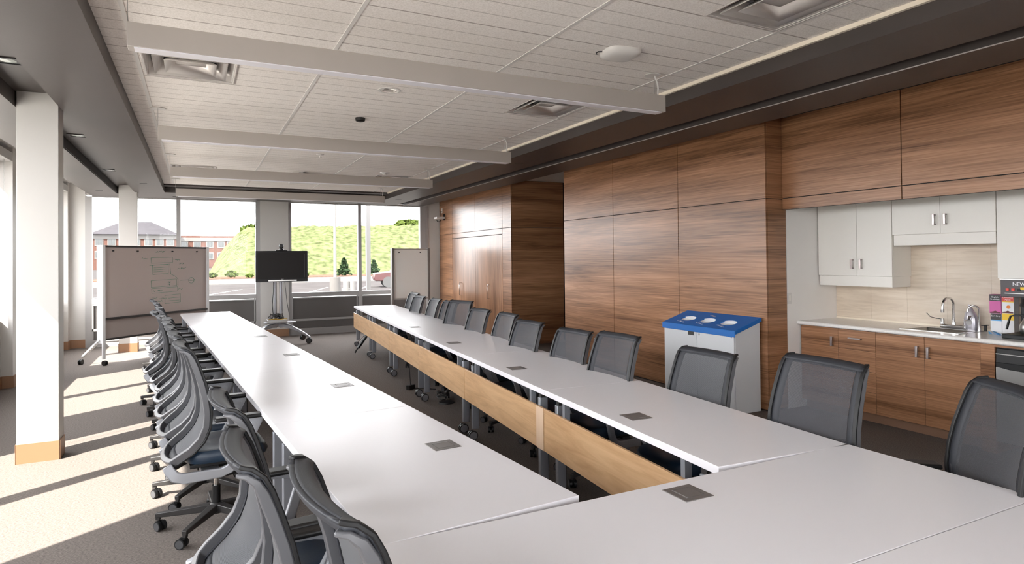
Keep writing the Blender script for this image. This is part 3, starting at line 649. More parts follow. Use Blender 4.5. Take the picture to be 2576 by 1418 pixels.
# worktop with a cut-out for the sink
SX0, SX1, SY0, SY1 = 5.87, 6.16, 3.12, 3.53
m = MB()
cx = [5.70, SX0, SX1, XR-.013]; cy = [.5, SY0, SY1, 4.583]
for i in range(3):
    for j in range(3):
        if (i, j) != (1, 1): m.box(cx[i], cx[i+1], cy[j], cy[j+1], .877, .915)
m.cyl((5.704, .5, .896), (5.704, 4.583, .896), .019, 12)
tag(m.build('worktop', plain('speckled_worktop', (.80, .78, .755), .22, var=.05, vscale=60)), 'long off-white kitchen worktop with rounded front edge', 'worktop')
sk = empty('kitchen_sink', ((SX0+SX1)/2, (SY0+SY1)/2, .915), 0, label='shallow stainless steel sink set in the worktop', cat='sink')
hx, hy = (SX1-SX0)/2, (SY1-SY0)/2
m = MB(); m.box(-hx-.035, -hx, -hy-.035, hy+.06, 0, .004).box(hx, hx+.10, -hy-.035, hy+.06, 0, .004).box(-hx, hx, -hy-.035, -hy, 0, .004).box(-hx, hx, hy, hy+.06, 0, .004)
m.build('rim', M_steel, sk)
MB().grid(lambda u, v: ((u*2-1)*hx, (v*2-1)*hy, -.16*min(1, 7*min(u, 1-u, v, 1-v))+.002), 16, 16).build('basin', M_steel, sk, solid=.002)
fa = empty('faucet', (6.235, 3.335, .919), 0, label='chrome gooseneck faucet with two wrist-blade handles', cat='faucet')
MB().box(-.025, .025, -.11, .11, 0, .035).build('base_bar', M_chrome, fa, bevel=.010, seg=3)
gp = [(0, 0, .03), (0, 0, .22)] + [(-.062*(1-math.cos(a)), .012*(1-math.cos(a)), .22+.062*math.sin(a)) for a in [PI*k/12 for k in range(1, 12)]] + [(-.126, .025, .20), (-.128, .026, .165)]
MB().tube(gp, .011, 12).cyl((-.128, .026, .18), (-.128, .026, .15), .016, 14).cyl((0, 0, .02), (0, 0, .06), .018, 16).build('spout', M_chrome, fa)
for s in (-1, 1):
    hb = MB().cyl((0, s*.10, .03), (0, s*.10, .085), .018, 14).build('valve', M_chrome, fa)
    MB().sweep([(0, s*.10, .08), (-.04, s*.13, .085), (-.075, s*.165, .10), (-.095, s*.185, .135)], [(0, 0, 1)]*4, [.014, .015, .02, .026], .008).build('wrist_blade', M_chrome, hb, bevel=.002)
sp = empty('filtered_water_tap', (6.185, 3.10, .919), 0, label='slim chrome hooked tap beside the detergent bottle', cat='faucet')
MB().tube([(0, 0, 0), (0, 0, .19)] + [(-.028*(1-math.cos(a)), .03*(1-math.cos(a)), .19+.035*math.sin(a)) for a in [PI*k/8 for k in range(1, 9)]] + [(-.058, .062, .17)], .0075, 10).cyl((0, 0, 0), (0, 0, .03), .016, 14).build('spout', M_chrome, sp)
MB().cyl((.03, -.035, 0), (.03, -.035, .05), .012, 12).box(-.02, .07, -.045, -.025, .05, .056).build('lever', M_blk, sp)
bo = empty('detergent_bottle', (6.24, 3.19, .919), 0, label='silver plastic detergent bottle behind the sink', cat='bottle')
hs = [(0, .050, .035), (.04, .056, .038), (.10, .056, .038), (.14, .046, .033), (.17, .030, .024), (.19, .020, .018), (.205, .016, .016)]
MB().add([(b*math.cos(2*PI*k/24), a*math.sin(2*PI*k/24)+.018*max(0, (z-.05))*3, z) for z, a, b in hs for k in range(24)], [(i*24+k, i*24+(k+1) % 24, (i+1)*24+(k+1) % 24, (i+1)*24+k) for i in range(6) for k in range(24)] + [tuple(range(23, -1, -1)), tuple(range(144, 168))]).build('body', M_bottle, bo)
MB().cyl((0, .009, .205), (0, .009, .228), .015, 14).build('cap', M_bottle, bo)
MB().lathe([(0, 0), (.026, 0), (.026, .002), (0, .002)], (-.037, .0, .07), 20, Matrix.Rotation(-PI/2, 4, 'Y')).build('bottle_label', M_aluw, bo)
# upper cabinets
def up_cab(label, y0, y1, z0, z1, zv, ydiv, hz, x=6.02):
    r = empty('upper_cabinet', ((x+XR)/2, (y0+y1)/2, z0), 0, label=label, cat='cabinet', group='white upper cabinets')
    o = r.location
    MB().box(x+.018-o.x, XR-.014-o.x, y0-o.y, y1-o.y, 0, z1-z0).build('carcass', M_ccab, r)
    ys = [y0]+ydiv+[y1]
    for i in range(len(ys)-1):
        d = MB().box(x-o.x, x+.018-o.x, ys[i]-o.y+.0015, ys[i+1]-o.y-.0015, .0015, z1-z0).build('door', M_ccab, r, bevel=.001, seg=1)
        hy = (ys[i+1]-.05 if i == 0 and len(ys) > 2 else ys[i]+.045) if len(ys) > 2 else ys[i+1]-.1
        if hz: cab_handle(d, hy-o.y, hz-z0, hz-z0+.098, x-o.x)
    if zv: MB().box(x+.012-o.x, XR-.014-o.x, y0+.008-o.y, y1-.008-o.y, zv-z0, -.001).build('valance', M_ccab, r, bevel=.001, seg=1)
up_cab('tall white upper cabinet beside the alcove side wall', 3.764, 4.57, 1.39, 2.655, 1.285, [4.127], 1.463)
up_cab('short white upper cabinet above the sink', 2.876, 3.760, 1.792, 2.655, 1.69, [3.32], 1.87)
up_cab('tall white upper cabinet over the coffee maker, right picture edge', 2.0, 2.872, 1.395, 2.655, None, [], None)
# coffee maker
cm = empty('coffee_maker', (6.10, 2.635, .915), 0, label='black commercial coffee brewer at the right picture edge', cat='coffee maker')
MB().box(.06, .20, -.16, .14, 0, .46).build('tower', M_blk, cm, bevel=.01)
MB().box(-.24, .20, -.16, .14, 0, .035).build('base', M_blk, cm, bevel=.006)
hd = MB().box(-.20, .20, -.16, .16, .335, .475).build('head', plain('brewer_front', (.05, .04, .045), .35), cm, bevel=.004)
MB().box(-.205, .2, -.163, .163, .475, .482).build('top_trim', M_steel, hd)
Rf = Matrix(((0, 0, -1, 0), (-1, 0, 0, 0), (0, 1, 0, 0), (0, 0, 0, 1)))  # text reading along -Y, facing -X
text('brand_lettering', 'NEWCO', .040, M_whitelet, Matrix.Translation((-.2015, .075, .428)) @ Rf, hd)
for k, (y, mt) in enumerate(((.11, M_red), (.07, M_red), (.03, M_blk))): MB().box(-.205, -.2, y-.011, y+.011, .385, .405).build('switch', mt, hd)
MB().box(-.2035, -.2, -.03, .13, .362, .369).build('indicator_strip', M_steel, hd, bevel=.001)
MB().box(-.2025, -.2, -.02, .02, .395, .418).build('warning_label', M_yel, hd)
MB().lathe([(.03, .335), (.07, .32), (.09, .26), (.05, .245), (0, .245)], (-.07, -.01, 0), 24).build('brew_basket', M_blk, cm)
ca = empty('coffee_pot', (6.0, 2.63, .951), 0, label='round steel and glass coffee pot on the brewer base', cat='coffee pot')
MB().lathe([(0, 0), (.062, 0), (.075, .02), (.076, .07), (.05, .12), (.035, .145), (.04, .16), (0, .16)], seg=28).build('body', M_steel, ca)
MB().sweep([(-.02, .04, .15), (-.04, .09, .15), (-.05, .12, .14), (-.055, .13, .10), (-.06, .145, .03)], [(0, 0, 1), (0, 0, 1), (0, .7, .7), (0, 1, 0), (0, 1, 0)], .02, .012).build('handle', M_blk, ca, bevel=.003)
# tea boxes standing in two stacks of two
def tea(x, y, z, w_, h, cols, label, words, hole=False):
    r = empty('tea_box', (x, y, z), 0, label=label, cat='tea box', group='tea boxes beside the coffee maker')
    MB().box(-.04, .04, -w_/2, w_/2, 0, h).build('carton', cols[0], r)
    MB().box(-.0412, -.04, -w_/2+.001, w_/2-.001, h*.66, h-.001).build('top_band', cols[1], r)
    if cols[2]: MB().box(-.0414, -.04, -w_/2+.001, w_/2-.001, h*.61, h*.66).build('accent_band', cols[2], r)
    for i, wd in enumerate(words): text('lettering', wd, .019, M_whitelet, Matrix.Translation((-.0416, 0, h*.83-.019*i)) @ Rf, r, align='CENTER')
    return r
b1 = tea(6.272, 2.99, .917, .085, .165, (M_paper, M_dgrey, M_lblue), 'white tea box with dark band reading Earl Grey, lower left of the four', ['Earl Grey'])
b2 = tea(6.262, 2.895, .917, .088, .172, (M_paper, M_yel, None), 'white tea box with yellow band, lower right of the four', [])
b3 = tea(6.272, 2.995, .917+.165, .088, .165, (M_pink, M_dgrey, None), 'pink tea box with dark band, upper left of the four', ['English', 'Breakfast'])
b4 = tea(6.262, 2.895, .917+.172, .090, .158, (M_paper, M_redc, M_yel), 'white and red tea box with apple picture, upper right of the four', ['Cinnamon', 'Apple'])
MB().lathe([(0, 0), (.015, .0), (.015, .0012), (0, .0012)], (-.041, -.005, .055), 18, Matrix.Rotation(-PI/2, 4, 'Y')).build('apple_print', M_orange, b4)
for b in (b3, b4): MB().prism([(-.04, .002), (.04, .002), (.04, .012), (.015, .016), (0, .024), (-.015, .016), (-.04, .012)], lambda u, v, t: (t, u, v), -.0414, -.04).build('ribbon_print', M_maroon, b)
for k in range(4):
    sp_ = MB().add([(-.04, -.026, 0), (.04, -.032, .0), (.04, .032, .0), (-.04, .026, .0), (-.04, -.026, .002), (.04, -.032, .002), (.04, .032, .002), (-.04, .026, .002)], [(0,3,2,1),(4,5,6,7),(0,1,5,4),(1,2,6,5),(2,3,7,6),(3,0,4,7)]).build('sweetener_packet', [M_lblue, M_paper, M_lblue, M_paper][k])
    sp_.location = (6.10-.02*k, 2.95-.028*k, .916+.004*k); sp_.rotation_euler = (.15*k, -.35, .5+.3*k)
    tag(sp_, 'blue and white sweetener packet fanned on the worktop before the tea boxes', 'sweetener packet', 'sweetener packets on the worktop')

def plate(name, loc, size, axis, label, slots=1, cat='switch'):
    r = empty(name, loc, 0, label=label, cat=cat)
    a, b = size; m = MB()
    if axis == 'y': m.box(-a/2, a/2, -.006, 0, -b/2, b/2).build('plate', M_white, r, bevel=.002); MB().box(-.012, .012, -.010, -.006, -.03, .03).build('rocker', M_ccab, r, bevel=.002)
    else: m.box(-.006, 0, -a/2, a/2, -b/2, b/2).build('plate', M_white, r, bevel=.002); MB().box(-.009, -.006, -.012, .012, -.03, .03).build('socket', M_ccab, r, bevel=.001)
    return r
plate('light_switch', (5.575, 4.585, 1.155), (.06, .115), 'y', 'white light switch on the alcove side wall')
plate('wall_outlet', (X1, 7.69, .36), (.075, .12), 'x', 'white outlet low on the wood wall between two chairs', cat='outlet')
plate('wall_outlet', (X2, 13.98, 2.75), (.07, .12), 'x', 'white outlet high on the far wood wall above the wireless unit', cat='outlet')
wu = empty('wall_antenna_unit', (5.19, 13.80, 2.565), 0, label='white box-shaped wireless unit bracketed high on the far wood wall', cat='access point')
MB().box(-.22, -.02, -.10, .10, -.022, .022).build('shell', M_white, wu, bevel=.008)
MB().box(-.222, -.05, -.102, .102, -.005, .003).build('side_band', M_alu, wu)
MB().box(-.03, .01, -.02, .02, -.05, .09).build('bracket', M_blk, wu)
MB().tube([(-.10, 0, .02), (-.10, 0, .12), (-.08, .06, .16), (0, .15, .165)], .005, 6).build('cable', M_blk, wu)
MB().tube([(-.14+.05*math.cos(a), .0, -.04+.045*math.sin(a)) for a in [PI+PI*k/12 for k in range(13)]], .007, 6).build('cable_loop', M_blk, wu)

# ------------------------------------------------------------------ recycling station
rb = empty('recycling_station', (5.045, 5.18, 0), 0, label='grey three-hole recycling station with blue sloped lid against the wood wall', cat='recycling bin')
def slab(y0, y1, pts): return MB().prism(pts, lambda u, v, t: (u, t, v), y0, y1)
slab(-.53, .53, [(-.185, 0), (.165, 0), (.165, .925), (-.185, .815)]).build('cabinet', M_bin, rb, bevel=.004)
for a, b in ((-.525, -.003), (.003, .525)): MB().box(-.200, -.186, a, b, .03, .812).build('door', M_bin, rb, bevel=.003)
# the lid: sloping plate with three oval openings
cyo = (-.30, .0, .30)
Nn = 24
def lidpt(x, y): return (x, y, .845+.115*(x+.205)/.375)
bm = bmesh.new(); outer = [(-.205, -.545), (.172, -.545), (.172, .545), (-.205, .545)]
def loop(pts):
    vs_ = [bm.verts.new(lidpt(*p)) for p in pts]
    return [bm.edges.new((vs_[i], vs_[(i+1) % len(vs_)])) for i in range(len(vs_))]
es = loop(outer)
for c in cyo: es += loop([(-.035+.068*math.cos(2*PI*k/Nn), c+.10*math.sin(2*PI*k/Nn)) for k in range(Nn)])
bmesh.ops.triangle_fill(bm, use_beauty=True, edges=es)
me = bpy.data.meshes.new('lid'); bm.to_mesh(me); bm.free(); me.materials.append(M_blue)
lid = bpy.data.objects.new('lid', me); COL.objects.link(lid); lid.parent = rb
md = lid.modifiers.new('s', 'SOLIDIFY'); md.thickness = .012; md.offset = 0
MB().prism([(-.211, .850), (-.211, .785), (-.2045, .785), (-.2045, .846)], lambda u, v, t: (u, t, v), -.548, .548).prism([(-.209, .848), (-.209, .81), (.172, .925), (.172, .962)], lambda u, v, t: (u, t, v), -.549, -.535).prism([(-.209, .848), (-.209, .81), (.172, .925), (.172, .962)], lambda u, v, t: (u, t, v), .535, .549).build('lid_skirt', M_blue, rb, bevel=.004)
for c in cyo:
    Mr = Matrix.Translation(lidpt(-.035, c)) @ Matrix.Rotation(-math.atan(.115/.375), 4, 'Y')
    vsx = [Mr @ Vector((.07*s_*math.cos(2*PI*k/Nn), .103*s_*math.sin(2*PI*k/Nn), z)) for s_, z in ((1, .004), (1, -.03), (.9, -.10)) for k in range(Nn)]
    MB().add(vsx, [(i*Nn+k, i*Nn+(k+1) % Nn, (i+1)*Nn+(k+1) % Nn, (i+1)*Nn+k) for i in range(2) for k in range(Nn)]).build('chute_ring', M_bin, rb, solid=.002)
tilt = math.atan(.115/.375)
for c, wd in zip((.30, .0, -.30), ('Paper', 'Cans', 'Containers')):
    p = lidpt(-.145, c); Mt = Matrix.Translation((p[0], p[1], p[2]+.0115)) @ Matrix(((0, math.cos(tilt), 0, 0), (-1, 0, 0, 0), (0, math.sin(tilt), 1, 0), (0, 0, 0, 1)))
    fr = MB(); hw = .055
    for a in ((-hw, hw, -.014, -.0125), (-hw, hw, .0125, .014), (-hw, -hw+.0015, -.014, .014), (hw-.0015, hw, -.014, .014)): fr.box(a[0], a[1], a[2], a[3], 0, .001)
    o = fr.build('opening_label', M_whitelet, rb); o.matrix_local = Mt
    text('lettering', wd, .017, M_whitelet, Mt @ Matrix.Translation((0, -.006, 0)), rb, align='CENTER')
em = MB()
for dx in (-.022, 0, .022): em.add([(v[0], v[1], v[2]) for v in [(dx+rr*math.cos(a), rr*math.sin(a)*1.0, zz) for a in [2*PI*k/16 for k in range(16)] for rr, zz in ((.017, 0), (.013, 0), (.013, .0012), (.017, .0012))]], [(k*4+j, ((k+1) % 16)*4+j, ((k+1) % 16)*4+(j+1) % 4, k*4+(j+1) % 4) for k in range(16) for j in range(4)])
p = lidpt(.075, .03); o = em.build('emblem', plain('tan_print', (.45, .36, .33), .5), rb); o.matrix_local = Matrix.Translation((p[0], p[1], p[2]+.0115)) @ Matrix(((0, math.cos(tilt), 0, 0), (-1, 0, 0, 0), (0, math.sin(tilt), 1, 0), (0, 0, 0, 1)))
MB().box(-.203, -.199, .045, .135, .745, .785).build('door_pull', M_dgrey, rb)
MB().cyl((-.200, -.035, .765), (-.205, -.035, .765), .010, 14).build('lock', M_steel, rb)
MB().prism([(-.035, 0), (-.02, .012), (.01, .014), (.03, .004), (.015, .007), (-.02, .004)], lambda u, v, t: (t, -.47+u, .775+v), -.2025, -.2).build('logo', M_blue, rb)

# ------------------------------------------------------------------ television on its cart
tv = empty('tv_cart', (1.42, 12.95, 0), math.radians(-3), label='grey metal rolling TV cart with arched base', cat='TV cart')
def arc_leg(x0, y0, x1, y1, z):
    n_ = 12; return [(x0+(x1-x0)*k/n_, y0+(y1-y0)*k/n_, z(k/n_)) for k in range(n_+1)]
for (ex, ey) in ((.56, -.30), (-.56, -.30), (.50, .35), (-.50, .35)):
    pth = arc_leg(0, 0, ex, ey, lambda q: .36-.25*q**1.9)
    lg = MB().sweep(pth, [(0, 0, 1)]*13, [.10-.06*k/12 for k in range(13)], [.07-.035*k/12 for k in range(13)]).build('base_leg', M_silver, tv, bevel=.006)
    caster('caster', lg, ex, ey, .055, math.atan2(ey, ex)); caster_caps(lg, ex, ey, .055, math.atan2(ey, ex), M_dgrey)
for s in (-1, 1): MB().cyl((s*.055, .02, .30), (s*.055, .02, 1.45), .03, 20).build('pole', M_silver, tv)
MB().box(-.022, .022, .005, .03, .32, 1.45).build('pole_channel', M_alu, tv)
n_ = 16
MB().prism([(-.26, -.20), (.14, -.24), (.30, -.16), (.33, -.04), (.25, .10), (-.26, .12)], lambda u, v, t: (u, v, t), .40, .418).build('shelf', M_silver, tv, bevel=.005)
tb = MB().box(-.22, .14, -.20, .08, .419, .475).build('codec_box', M_steel, bevel=.005); tb.location = (1.42, 12.92, 0)
tag(tb, 'flat grey video codec box on the shelf of the TV cart', 'electronics')
m = MB(); rr = random.Random(3)
for k in range(7):
    a0 = rr.uniform(0, 6); m.tube([(1.30+.07*math.cos(a0+t*.5)+rr.uniform(-.015, .015)+.012*t, 12.86+.06*math.sin(a0+t*.5), .50+.055*math.sin(t*.9+k)+.03) for t in range(14)], .006, 5)
m.tube([(1.33, 12.93, .52), (1.31, 12.93, .75), (1.33, 12.93, 1.0), (1.335, 12.93, 1.22)], .008, 6).tube([(1.62, 12.93, .55), (1.58, 12.93, .80), (1.54, 12.93, 1.22)], .005, 6)
tag(m.build('cable_bundle', M_wire), 'tangle of black cables on the TV cart shelf', 'cables')
tag(MB().tube([(1.22, 12.72, .49), (1.35, 12.72, .495), (1.40, 12.70, .485), (1.5, 12.72, .49), (1.56, 12.73, .485)], .007, 5).build('yellow_cable', M_yelwire), 'yellow network cable lying on the codec box', 'cable')
sn = empty('television', (1.485, 12.86, 1.195), math.radians(-3), label='black flat television on the rolling cart', cat='television')
MB().box(-.475, .475, 0, .07, 0, .60).build('bezel', M_blk, sn, bevel=.008)
MB().box(-.44, .44, -.002, .001, .055, .57).build('screen', M_screen, sn)
MB().box(-.25, .27, -.012, .0, .012, .040).build('speaker_bar', M_steel, sn, bevel=.003)
MB().box(.415, .419, -.004, .0, .08, .54).build('side_light_strip', M_hub, sn)
text('brand_lettering', 'SONY', .018, M_whitelet, Matrix.Translation((-.02, -.0025, .045)) @ Matrix.Rotation(PI/2, 4, 'X'), sn)
vc = empty('conference_camera', (1.475, 12.88, 1.795), 0, label='round video conference camera on top of the television', cat='camera')
MB().box(-.105, .105, -.06, .05, 0, .014).build('bracket', M_blk, vc, bevel=.003)
MB().lathe([(0, .014), (.05, .014), (.045, .035), (.022, .05), (0, .05)], seg=20).build('base', M_dgrey, vc)
MB().lathe([(0, .045), (.03, .052), (.042, .075), (.044, .095), (.034, .125), (.0, .137)], seg=20).build('head', M_blk, vc)
MB().cyl((0, -.035, .092), (0, -.052, .092), .026, 20).build('lens', M_dgrey, vc)

# ------------------------------------------------------------------ whiteboards
def whiteboard(name, p0, p1, ztop, zboard, zpanel, label, mat, pins, lower=True, fl=.40):
    M_p = M_wbpost if lower else M_wbpost2
    p0 = Vector(p0); p1 = Vector(p1); L = (p1-p0).length; rz = math.atan2(p1.y-p0.y, p1.x-p0.x); c = (p0+p1)/2
    r = empty(name, (c.x, c.y, 0), rz, label=label, cat='whiteboard', group='mobile whiteboards'); h = L/2
    for s in (-1, 1):
        po = MB().bar((s*h, -.035, .10), (s*h, -.035, ztop), .03, .045, up=(1, 0, 0)).bar((s*h, .035, .34), (s*h, .035, ztop), .11, .03, up=(1, 0, 0)).build('post', M_p, r, bevel=.004)
        ft = MB().bar((s*h, .03, .40), (s*h, fl, .12), .03, .06, up=(1, 0, 0), w2=.03, h2=.04).build('foot', M_p, po, bevel=.004)
        caster('caster', po, s*h, -.035, .04, PI/2); caster('caster', po, s*h, fl+.02, .04, .3)
    bd = MB().box(-h+.02, h-.02, -.020, .010, zboard, ztop-.01).build('writing_surface', mat, r)
    MB().box(-h+.02, h-.02, -.028, .015, ztop-.035, ztop-.005).build('top_rail', M_dgrey if lower else M_alu, r); MB().box(-h+.02, h-.02, -.05, .015, zboard-.03, zboard+.004).build('marker_tray', M_dgrey if lower else M_alu, r)
    if lower:
        MB().box(-h+.02, h-.02, -.010, .010, zpanel, zboard-.03).build('lower_panel', M_felt, r)
        MB().box(-h+.02, h-.02, -.022, .015, zpanel-.03, zpanel).build('bottom_rail', M_dgrey, r)
    m = MB()
    for q in pins: m.cyl((-h+q*L, -.020, ztop-.09), (-h+q*L, -.045, ztop-.09), .011, 10)
    m.build('magnet', M_blk, bd)
    return r, bd, h
M_wbpost2 = plain('taupe_post', (.19, .17, .16), .45)
M_wbpost = plain('whiteboard_post', (.74, .74, .75), .4)
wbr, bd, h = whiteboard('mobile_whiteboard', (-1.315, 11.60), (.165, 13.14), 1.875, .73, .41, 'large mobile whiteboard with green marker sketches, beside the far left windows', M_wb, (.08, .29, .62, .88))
# marker drawing: px of the photo mapped on the board (u across, v down)
def bu(u): return -h + .02 + u*(2*h-.04)
def bz(v): return 1.865 - v*1.135
def st(pts): return [(bu(u), -.0205, bz(v)) for u, v in pts]
dr = MB(); R = random.Random(5)
def rect(u0, v0, u1, v1): return [(u0, v0), (u1, v0-.01), (u1, v1-.01), (u0, v1), (u0, v0)]
strokes = [rect(.415, .17, .63, .25), rect(.43, .28, .585, .42), rect(.415, .51, .67, .61), rect(.42, .63, .68, .70), rect(.55, .745, .71, .87),
           [(.40, .285), (.60, .265), (.61, .42), (.655, .455), (.685, .50), (.685, .60)], [(.71, .525), (.80, .52)], [(.44, .32), (.57, .31)], [(.44, .35), (.57, .34)], [(.44, .38), (.57, .37)], [(.58, .79), (.70, .785)], [(.58, .83), (.70, .83)]]
def scrib(u, v, n, w=.012, hh=.014):
    for k in range(n): strokes.append([(u+k*w, v+R.uniform(-hh, hh)), (u+k*w+w*.3, v+R.uniform(-hh, hh)), (u+k*w+w*.6, v+R.uniform(-hh, hh))])
scrib(.45, .075, 9); scrib(.33, .175, 5); scrib(.64, .20, 6); scrib(.70, .26, 4, hh=.012); scrib(.68, .335, 8); scrib(.58, .545, 3); scrib(.58, .58, 2); scrib(.43, .665, 2); scrib(.48, .665, 4); scrib(.69, .655, 4); scrib(.43, .77, 4); scrib(.50, .785, 6); scrib(.48, .82, 4); scrib(.81, .53, 5)
strokes.append([(.83+.03*math.cos(a), .53+.045*math.sin(a)) for a in [2*PI*k/16 for k in range(17)]])
for s_ in strokes: dr.tube(st(s_), .0032, 4)
dr.build('marker_drawing', M_green, bd)
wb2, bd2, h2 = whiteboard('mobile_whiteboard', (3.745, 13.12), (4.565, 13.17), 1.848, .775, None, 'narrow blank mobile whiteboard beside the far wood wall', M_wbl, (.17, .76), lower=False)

# ------------------------------------------------------------------ floor clutter under the right row
pb = empty('power_brick', (2.36, 7.50, 0), .5, label='black power brick on the carpet under the cabinet-side row', cat='power adapter')
MB().box(-.05, .05, -.03, .03, 0, .055).build('case', M_blk, pb, bevel=.006)
MB().tube([(0, 0, .05), (-.01, .01, .25), (.0, .02, .62)], .005, 6).tube([(.05, 0, .01), (.10, -.08, .006), (.15, -.28, .006)], .005, 6).build('cord', M_wire, pb)
cc = empty('cable_coil', (2.49, 6.60, 0), 0, label='coiled black cable on a flat floor cover under the cabinet-side row', cat='cable')
MB().lathe([(0, 0), (.09, 0), (.085, .012), (0, .014)], seg=24).build('floor_cover', M_blk, cc)
MB().tube([(.05*math.cos(t*.7)-.02, .10+.085*math.sin(t*.7), .05+.035*math.sin(t*.45)+.02) for t in range(30)], .006, 6).build('coil', M_wire, cc)
ct = empty('folded_cable_tray', (2.60, 10.85, 0), .2, label='black slanted cable tray hanging below the farthest cabinet-side table', cat='cable tray')
MB().bar((-.13, .0, .09), (.14, .0, .42), .06, .035).build('tray', M_blk, ct, bevel=.004)
MB().tube([(-.13, 0, .09), (-.16, .01, .05), (-.17, .02, .012)], .012, 6).tube([(-.1, .02, .15), (-.13, .02, .19), (-.08, .02, .22), (0, .02, .30)], .005, 5).build('plug', M_blk, ct)

# ------------------------------------------------------------------ outdoors
ZG = -.35
struct(MB().box(-160, 200, -60, 330, ZG-.2, ZG).build('ground', M_asph))
struct(MB().box(-60, 120, 15.0, 24, ZG, ZG+.06).build('sidewalk', M_conc))
struct(MB().box(-24, -2.8, -20, 14.9, ZG, ZG+.05).build('bounce_apron', plain('bounce_paving', (0.4340, 0.4200, 0.3920), .9)))  # unseen pale paving, added to bounce light onto the ceiling
for k in range(22):
    x = -20+k*2.9
    ln = MB().add([(x, 40, ZG+.001), (x+.14, 40, ZG+.001), (x+2.4+.14, 47, ZG+.001), (x+2.4, 47, ZG+.001), (x, 40, ZG+.008), (x+.14, 40, ZG+.008), (x+2.54, 47, ZG+.008), (x+2.4, 47, ZG+.008)], [(0,3,2,1),(4,5,6,7),(0,1,5,4),(1,2,6,5),(2,3,7,6),(3,0,4,7)]).build('parking_line', M_line)
    tag(ln, 'white painted parking bay line on the asphalt outside', 'parking line', 'parking lines outside')
struct(MB().box(-10, 90, 58, 74, ZG, ZG+.04).build('ground_verge', M_conc))
struct(MB().box(-10, 90, 74, 92, ZG, ZG+.10).build('ground_mulch', M_mulch))
from mathutils import noise
def hillf(u, v):
    X = 0 + u*75; Y = 84 + v*45
    rise = max(0, min(1, (X-1.3-.02*(Y-84))/6.0)); rise = math.sin(rise*PI/2)
    prof = min(1, v/.52); prof = math.sin(prof*PI/2)
    z = (7.0+.03*X)*rise*prof + noise.noise((X*.35, Y*.35, 0))*.45*prof + noise.noise((X*1.3, Y*1.3, 3))*.30*min(1, 3*v)
    return (X, Y, ZG-.1+max(0, z))
hl = MB().grid(hillf, 260, 120).build('hillside', M_grass); tag(hl, 'bright green grassy hillside beyond the parking lot', 'hill', kind='stuff')
def blob_tree(name, x, y, z, hgt, rad, nlv, mat, label, cone=False, lf=.3, group=None):
    r = empty(name, (x, y, z), 0, label=label, cat='tree' if hgt > 1.2 else 'shrub', group=group); rr = random.Random(int(x*7+y)); m = MB()
    for k in range(nlv):
        if cone:
            q = rr.random()**.8; zz = hgt*(.08+.92*q); R0 = rad*(1-q)*(.75+.25*math.sin(zz*11)) + .03; a = rr.uniform(0, 2*PI); rd = R0*math.sqrt(rr.uniform(.4, 1)); px, py = rd*math.cos(a), rd*math.sin(a)
        else:
            v = Vector((rr.gauss(0, 1), rr.gauss(0, 1), rr.gauss(0, 1))).normalized()*rr.uniform(.6, 1); px, py, zz = v.x*rad, v.y*rad, hgt*.58+v.z*hgt*.40
        s = lf*rr.uniform(.6, 1.2); t1 = Vector((rr.gauss(0, 1), rr.gauss(0, 1), rr.gauss(0, .6))).normalized()*s; t2 = Vector((rr.gauss(0, 1), rr.gauss(0, 1), rr.gauss(0, 1))).normalized()*s*.6; c = Vector((px, py, zz))
        m.add([c-t1, c+t2, c+t1, c-t2], [(0,1,2,3)])
    m.build('foliage', mat, r); MB().cyl((0, 0, 0), (0, 0, hgt*.5), max(.03, hgt*.02), 8).build('trunk', M_mulch, r); return r
blob_tree('conifer', 16.2, 78, ZG, 2.2, 1.05, 1100, M_conif, 'small dark conifer outside at the hill foot, right of the lamp post', True, .22)
blob_tree('conifer', 19.9, 78, ZG, 1.9, 1.0, 1000, M_conif, 'small dark conifer outside behind the red pickup truck', True, .22)
blob_tree('bushy_tree', 38, 120, 6.6, 3.0, 3.4, 1500, M_leaf, 'rounded green tree on the hill crest, right side', False, .5)
blob_tree('bushy_tree', 7.9, 108, 5.2, 2.2, 1.6, 700, M_leaf, 'pale green bushy tree on the hill slope beside the brick building', False, .5)
for k, (x, y, hh, rd) in enumerate(((3.6, 78, .9, .7), (1.6, 79, .7, .6), (5.4, 77, .5, .4), (9.4, 78, .6, .5), (11.6, 78, .55, .45))):
    blob_tree('shrub', x, y, ZG, hh, rd, 260, M_leaf, 'low rounded yellow-green shrub in the mulch bed outside', False, .16, 'low shrubs in the mulch bed')
lp = empty('lamp_post', (7.75, 40, ZG), 0, label='tall white lamp post on a round concrete base in the parking lot', cat='lamp post')
MB().cyl((0, 0, 0), (0, 0, .9), .33, 24).build('concrete_base', M_conc, lp); MB().cyl((0, 0, .9), (0, 0, 9), .10, 16, .07).build('pole', M_trimw, lp); MB().box(-.2, .7, -.15, .15, 9, 9.15).build('lamp_head', M_trimw, lp)
for k, (x, y) in enumerate(((5.05, 24.0), (6.75, 32), (7.05, 32.0))):
    tag(MB().cyl((x, y, ZG), (x, y, .55), .16, 20).build('bollard', M_trimw), ['short white bollard outside the window, right under the television', 'white bollard outside just right of the lamp post base, left one', 'white bollard outside right of the lamp post base, right one'][k], 'bollard', 'white bollards outside')
tag(MB().box(4.09, 4.20, 16.8, 16.91, ZG, 4.0).build('canopy_post', plain('galvanised_post', (.085, .083, .085), .5)), 'pale metal canopy post standing just outside the right far window', 'post')
for k in range(26):
    pass
pl = tag(MB().grid(lambda u, v: (3.4+u*3.0+noise.noise((u*40, v*9, 1))*.1, 22.5+v*.7, ZG+.06+.30*abs(noise.noise((u*60, v*25, 0)))+.12), 90, 14).build('planting_bed', M_leaf), 'low strip of yellow-green planting outside beneath the right window', 'planting', kind='stuff')
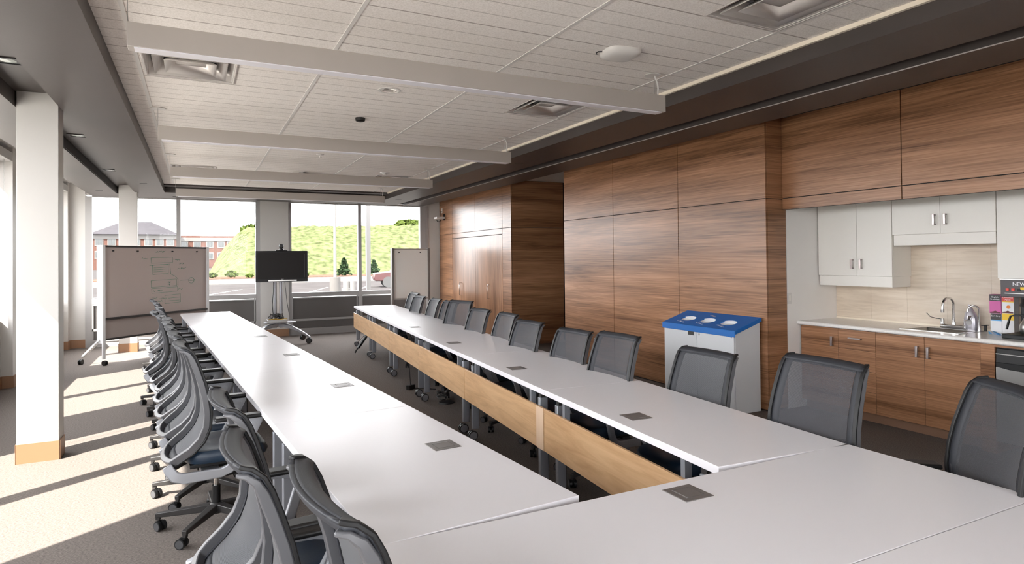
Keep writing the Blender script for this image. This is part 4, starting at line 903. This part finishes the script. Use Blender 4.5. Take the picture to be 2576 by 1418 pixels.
# red pickup truck
tk = empty('pickup_truck', (14.05, 44.5, ZG), math.radians(170), label='red pickup truck parked outside behind the narrow whiteboard', cat='truck')
side = [(-2.7, .45), (2.6, .45), (2.7, .65), (2.65, 1.0), (1.45, 1.12), (.95, 1.72), (-.35, 1.76), (-.75, 1.15), (-2.7, 1.12)]
MB().prism(side, lambda u, v, t: (u, t, v), -.92, .92).build('body', M_truck, tk, bevel=.05)
for s in (-1, 1): MB().prism([(1.25, 1.15), (.9, 1.62), (.35, 1.64), (.3, 1.15)], lambda u, v, t: (u, t, v), s*.925, s*.935).prism([(.2, 1.15), (.22, 1.64), (-.3, 1.64), (-.6, 1.15)], lambda u, v, t: (u, t, v), s*.925, s*.935).build('side_window', M_winout, tk)
for x in (-1.75, 1.7):
    for s in (-1, 1): MB().cyl((x, s*.72, .38), (x, s*.95, .38), .38, 24).build('wheel', M_tyre, tk)
# brick building with hipped roof and a long wing
bb = empty('brick_building', (-15, 210, ZG), 0, label='red brick building with white window frames and a grey hipped roof', cat='building')
MB().box(-9.8, 10.0, -10, 8, 0, 9.2).build('wall', M_brick, bb)
MB().box(-10.1, 10.3, -10.3, 8, 8.4, 9.6).build('cornice', M_trimw, bb)
MB().add([(-10.8, -11, 9.6), (11, -11, 9.6), (11, 9, 9.6), (-10.8, 9, 9.6), (-4.2, -1, 13.4), (3.4, -1, 13.6)], [(0,1,5,4),(1,2,5),(2,3,4,5),(3,0,4),(0,3,2,1)]).build('roof', M_roof, bb)
def far_win(parent, x, z, y, wd=1.5, ht=1.5):
    f = MB().box(x-wd/2-.25, x+wd/2+.25, y-.12, y, z-.3, z+ht+.3).build('window_frame', M_trimw, parent); MB().box(x-wd/2, x-.06, y-.16, y-.1, z, z+ht).box(x+.06, x+wd/2, y-.16, y-.1, z, z+ht).build('pane', M_winout, f)
for z in (6.7, 3.3):
    for x in (-8.3, -5.4, -2.5, .3, 3.2, 5.9, 8.5): far_win(bb, x, z, -10)
MB().box(10.0, 60, -4, 10, 0, 9.6).build('wing_wall', M_brick, bb)
MB().box(10.0, 60.2, -4.25, 10, 8.0, 9.0).build('wing_cornice', M_trimw, bb)
for z in (6.3, 2.9):
    for x in (11.9, 15.2, 18.6, 21.6, 24.2, 26.2, 29.0, 32): far_win(bb, x, z, -4)
tag(MB().box(-28.9, -28.0, 176, 180, ZG, 4).box(-27.5, -26.9, 176, 176.6, ZG, 4).box(-29, -26.5, 175.6, 180, 4, 4.6).build('red_porch', M_brick), 'red timber porch at the left foot of the brick building', 'porch')
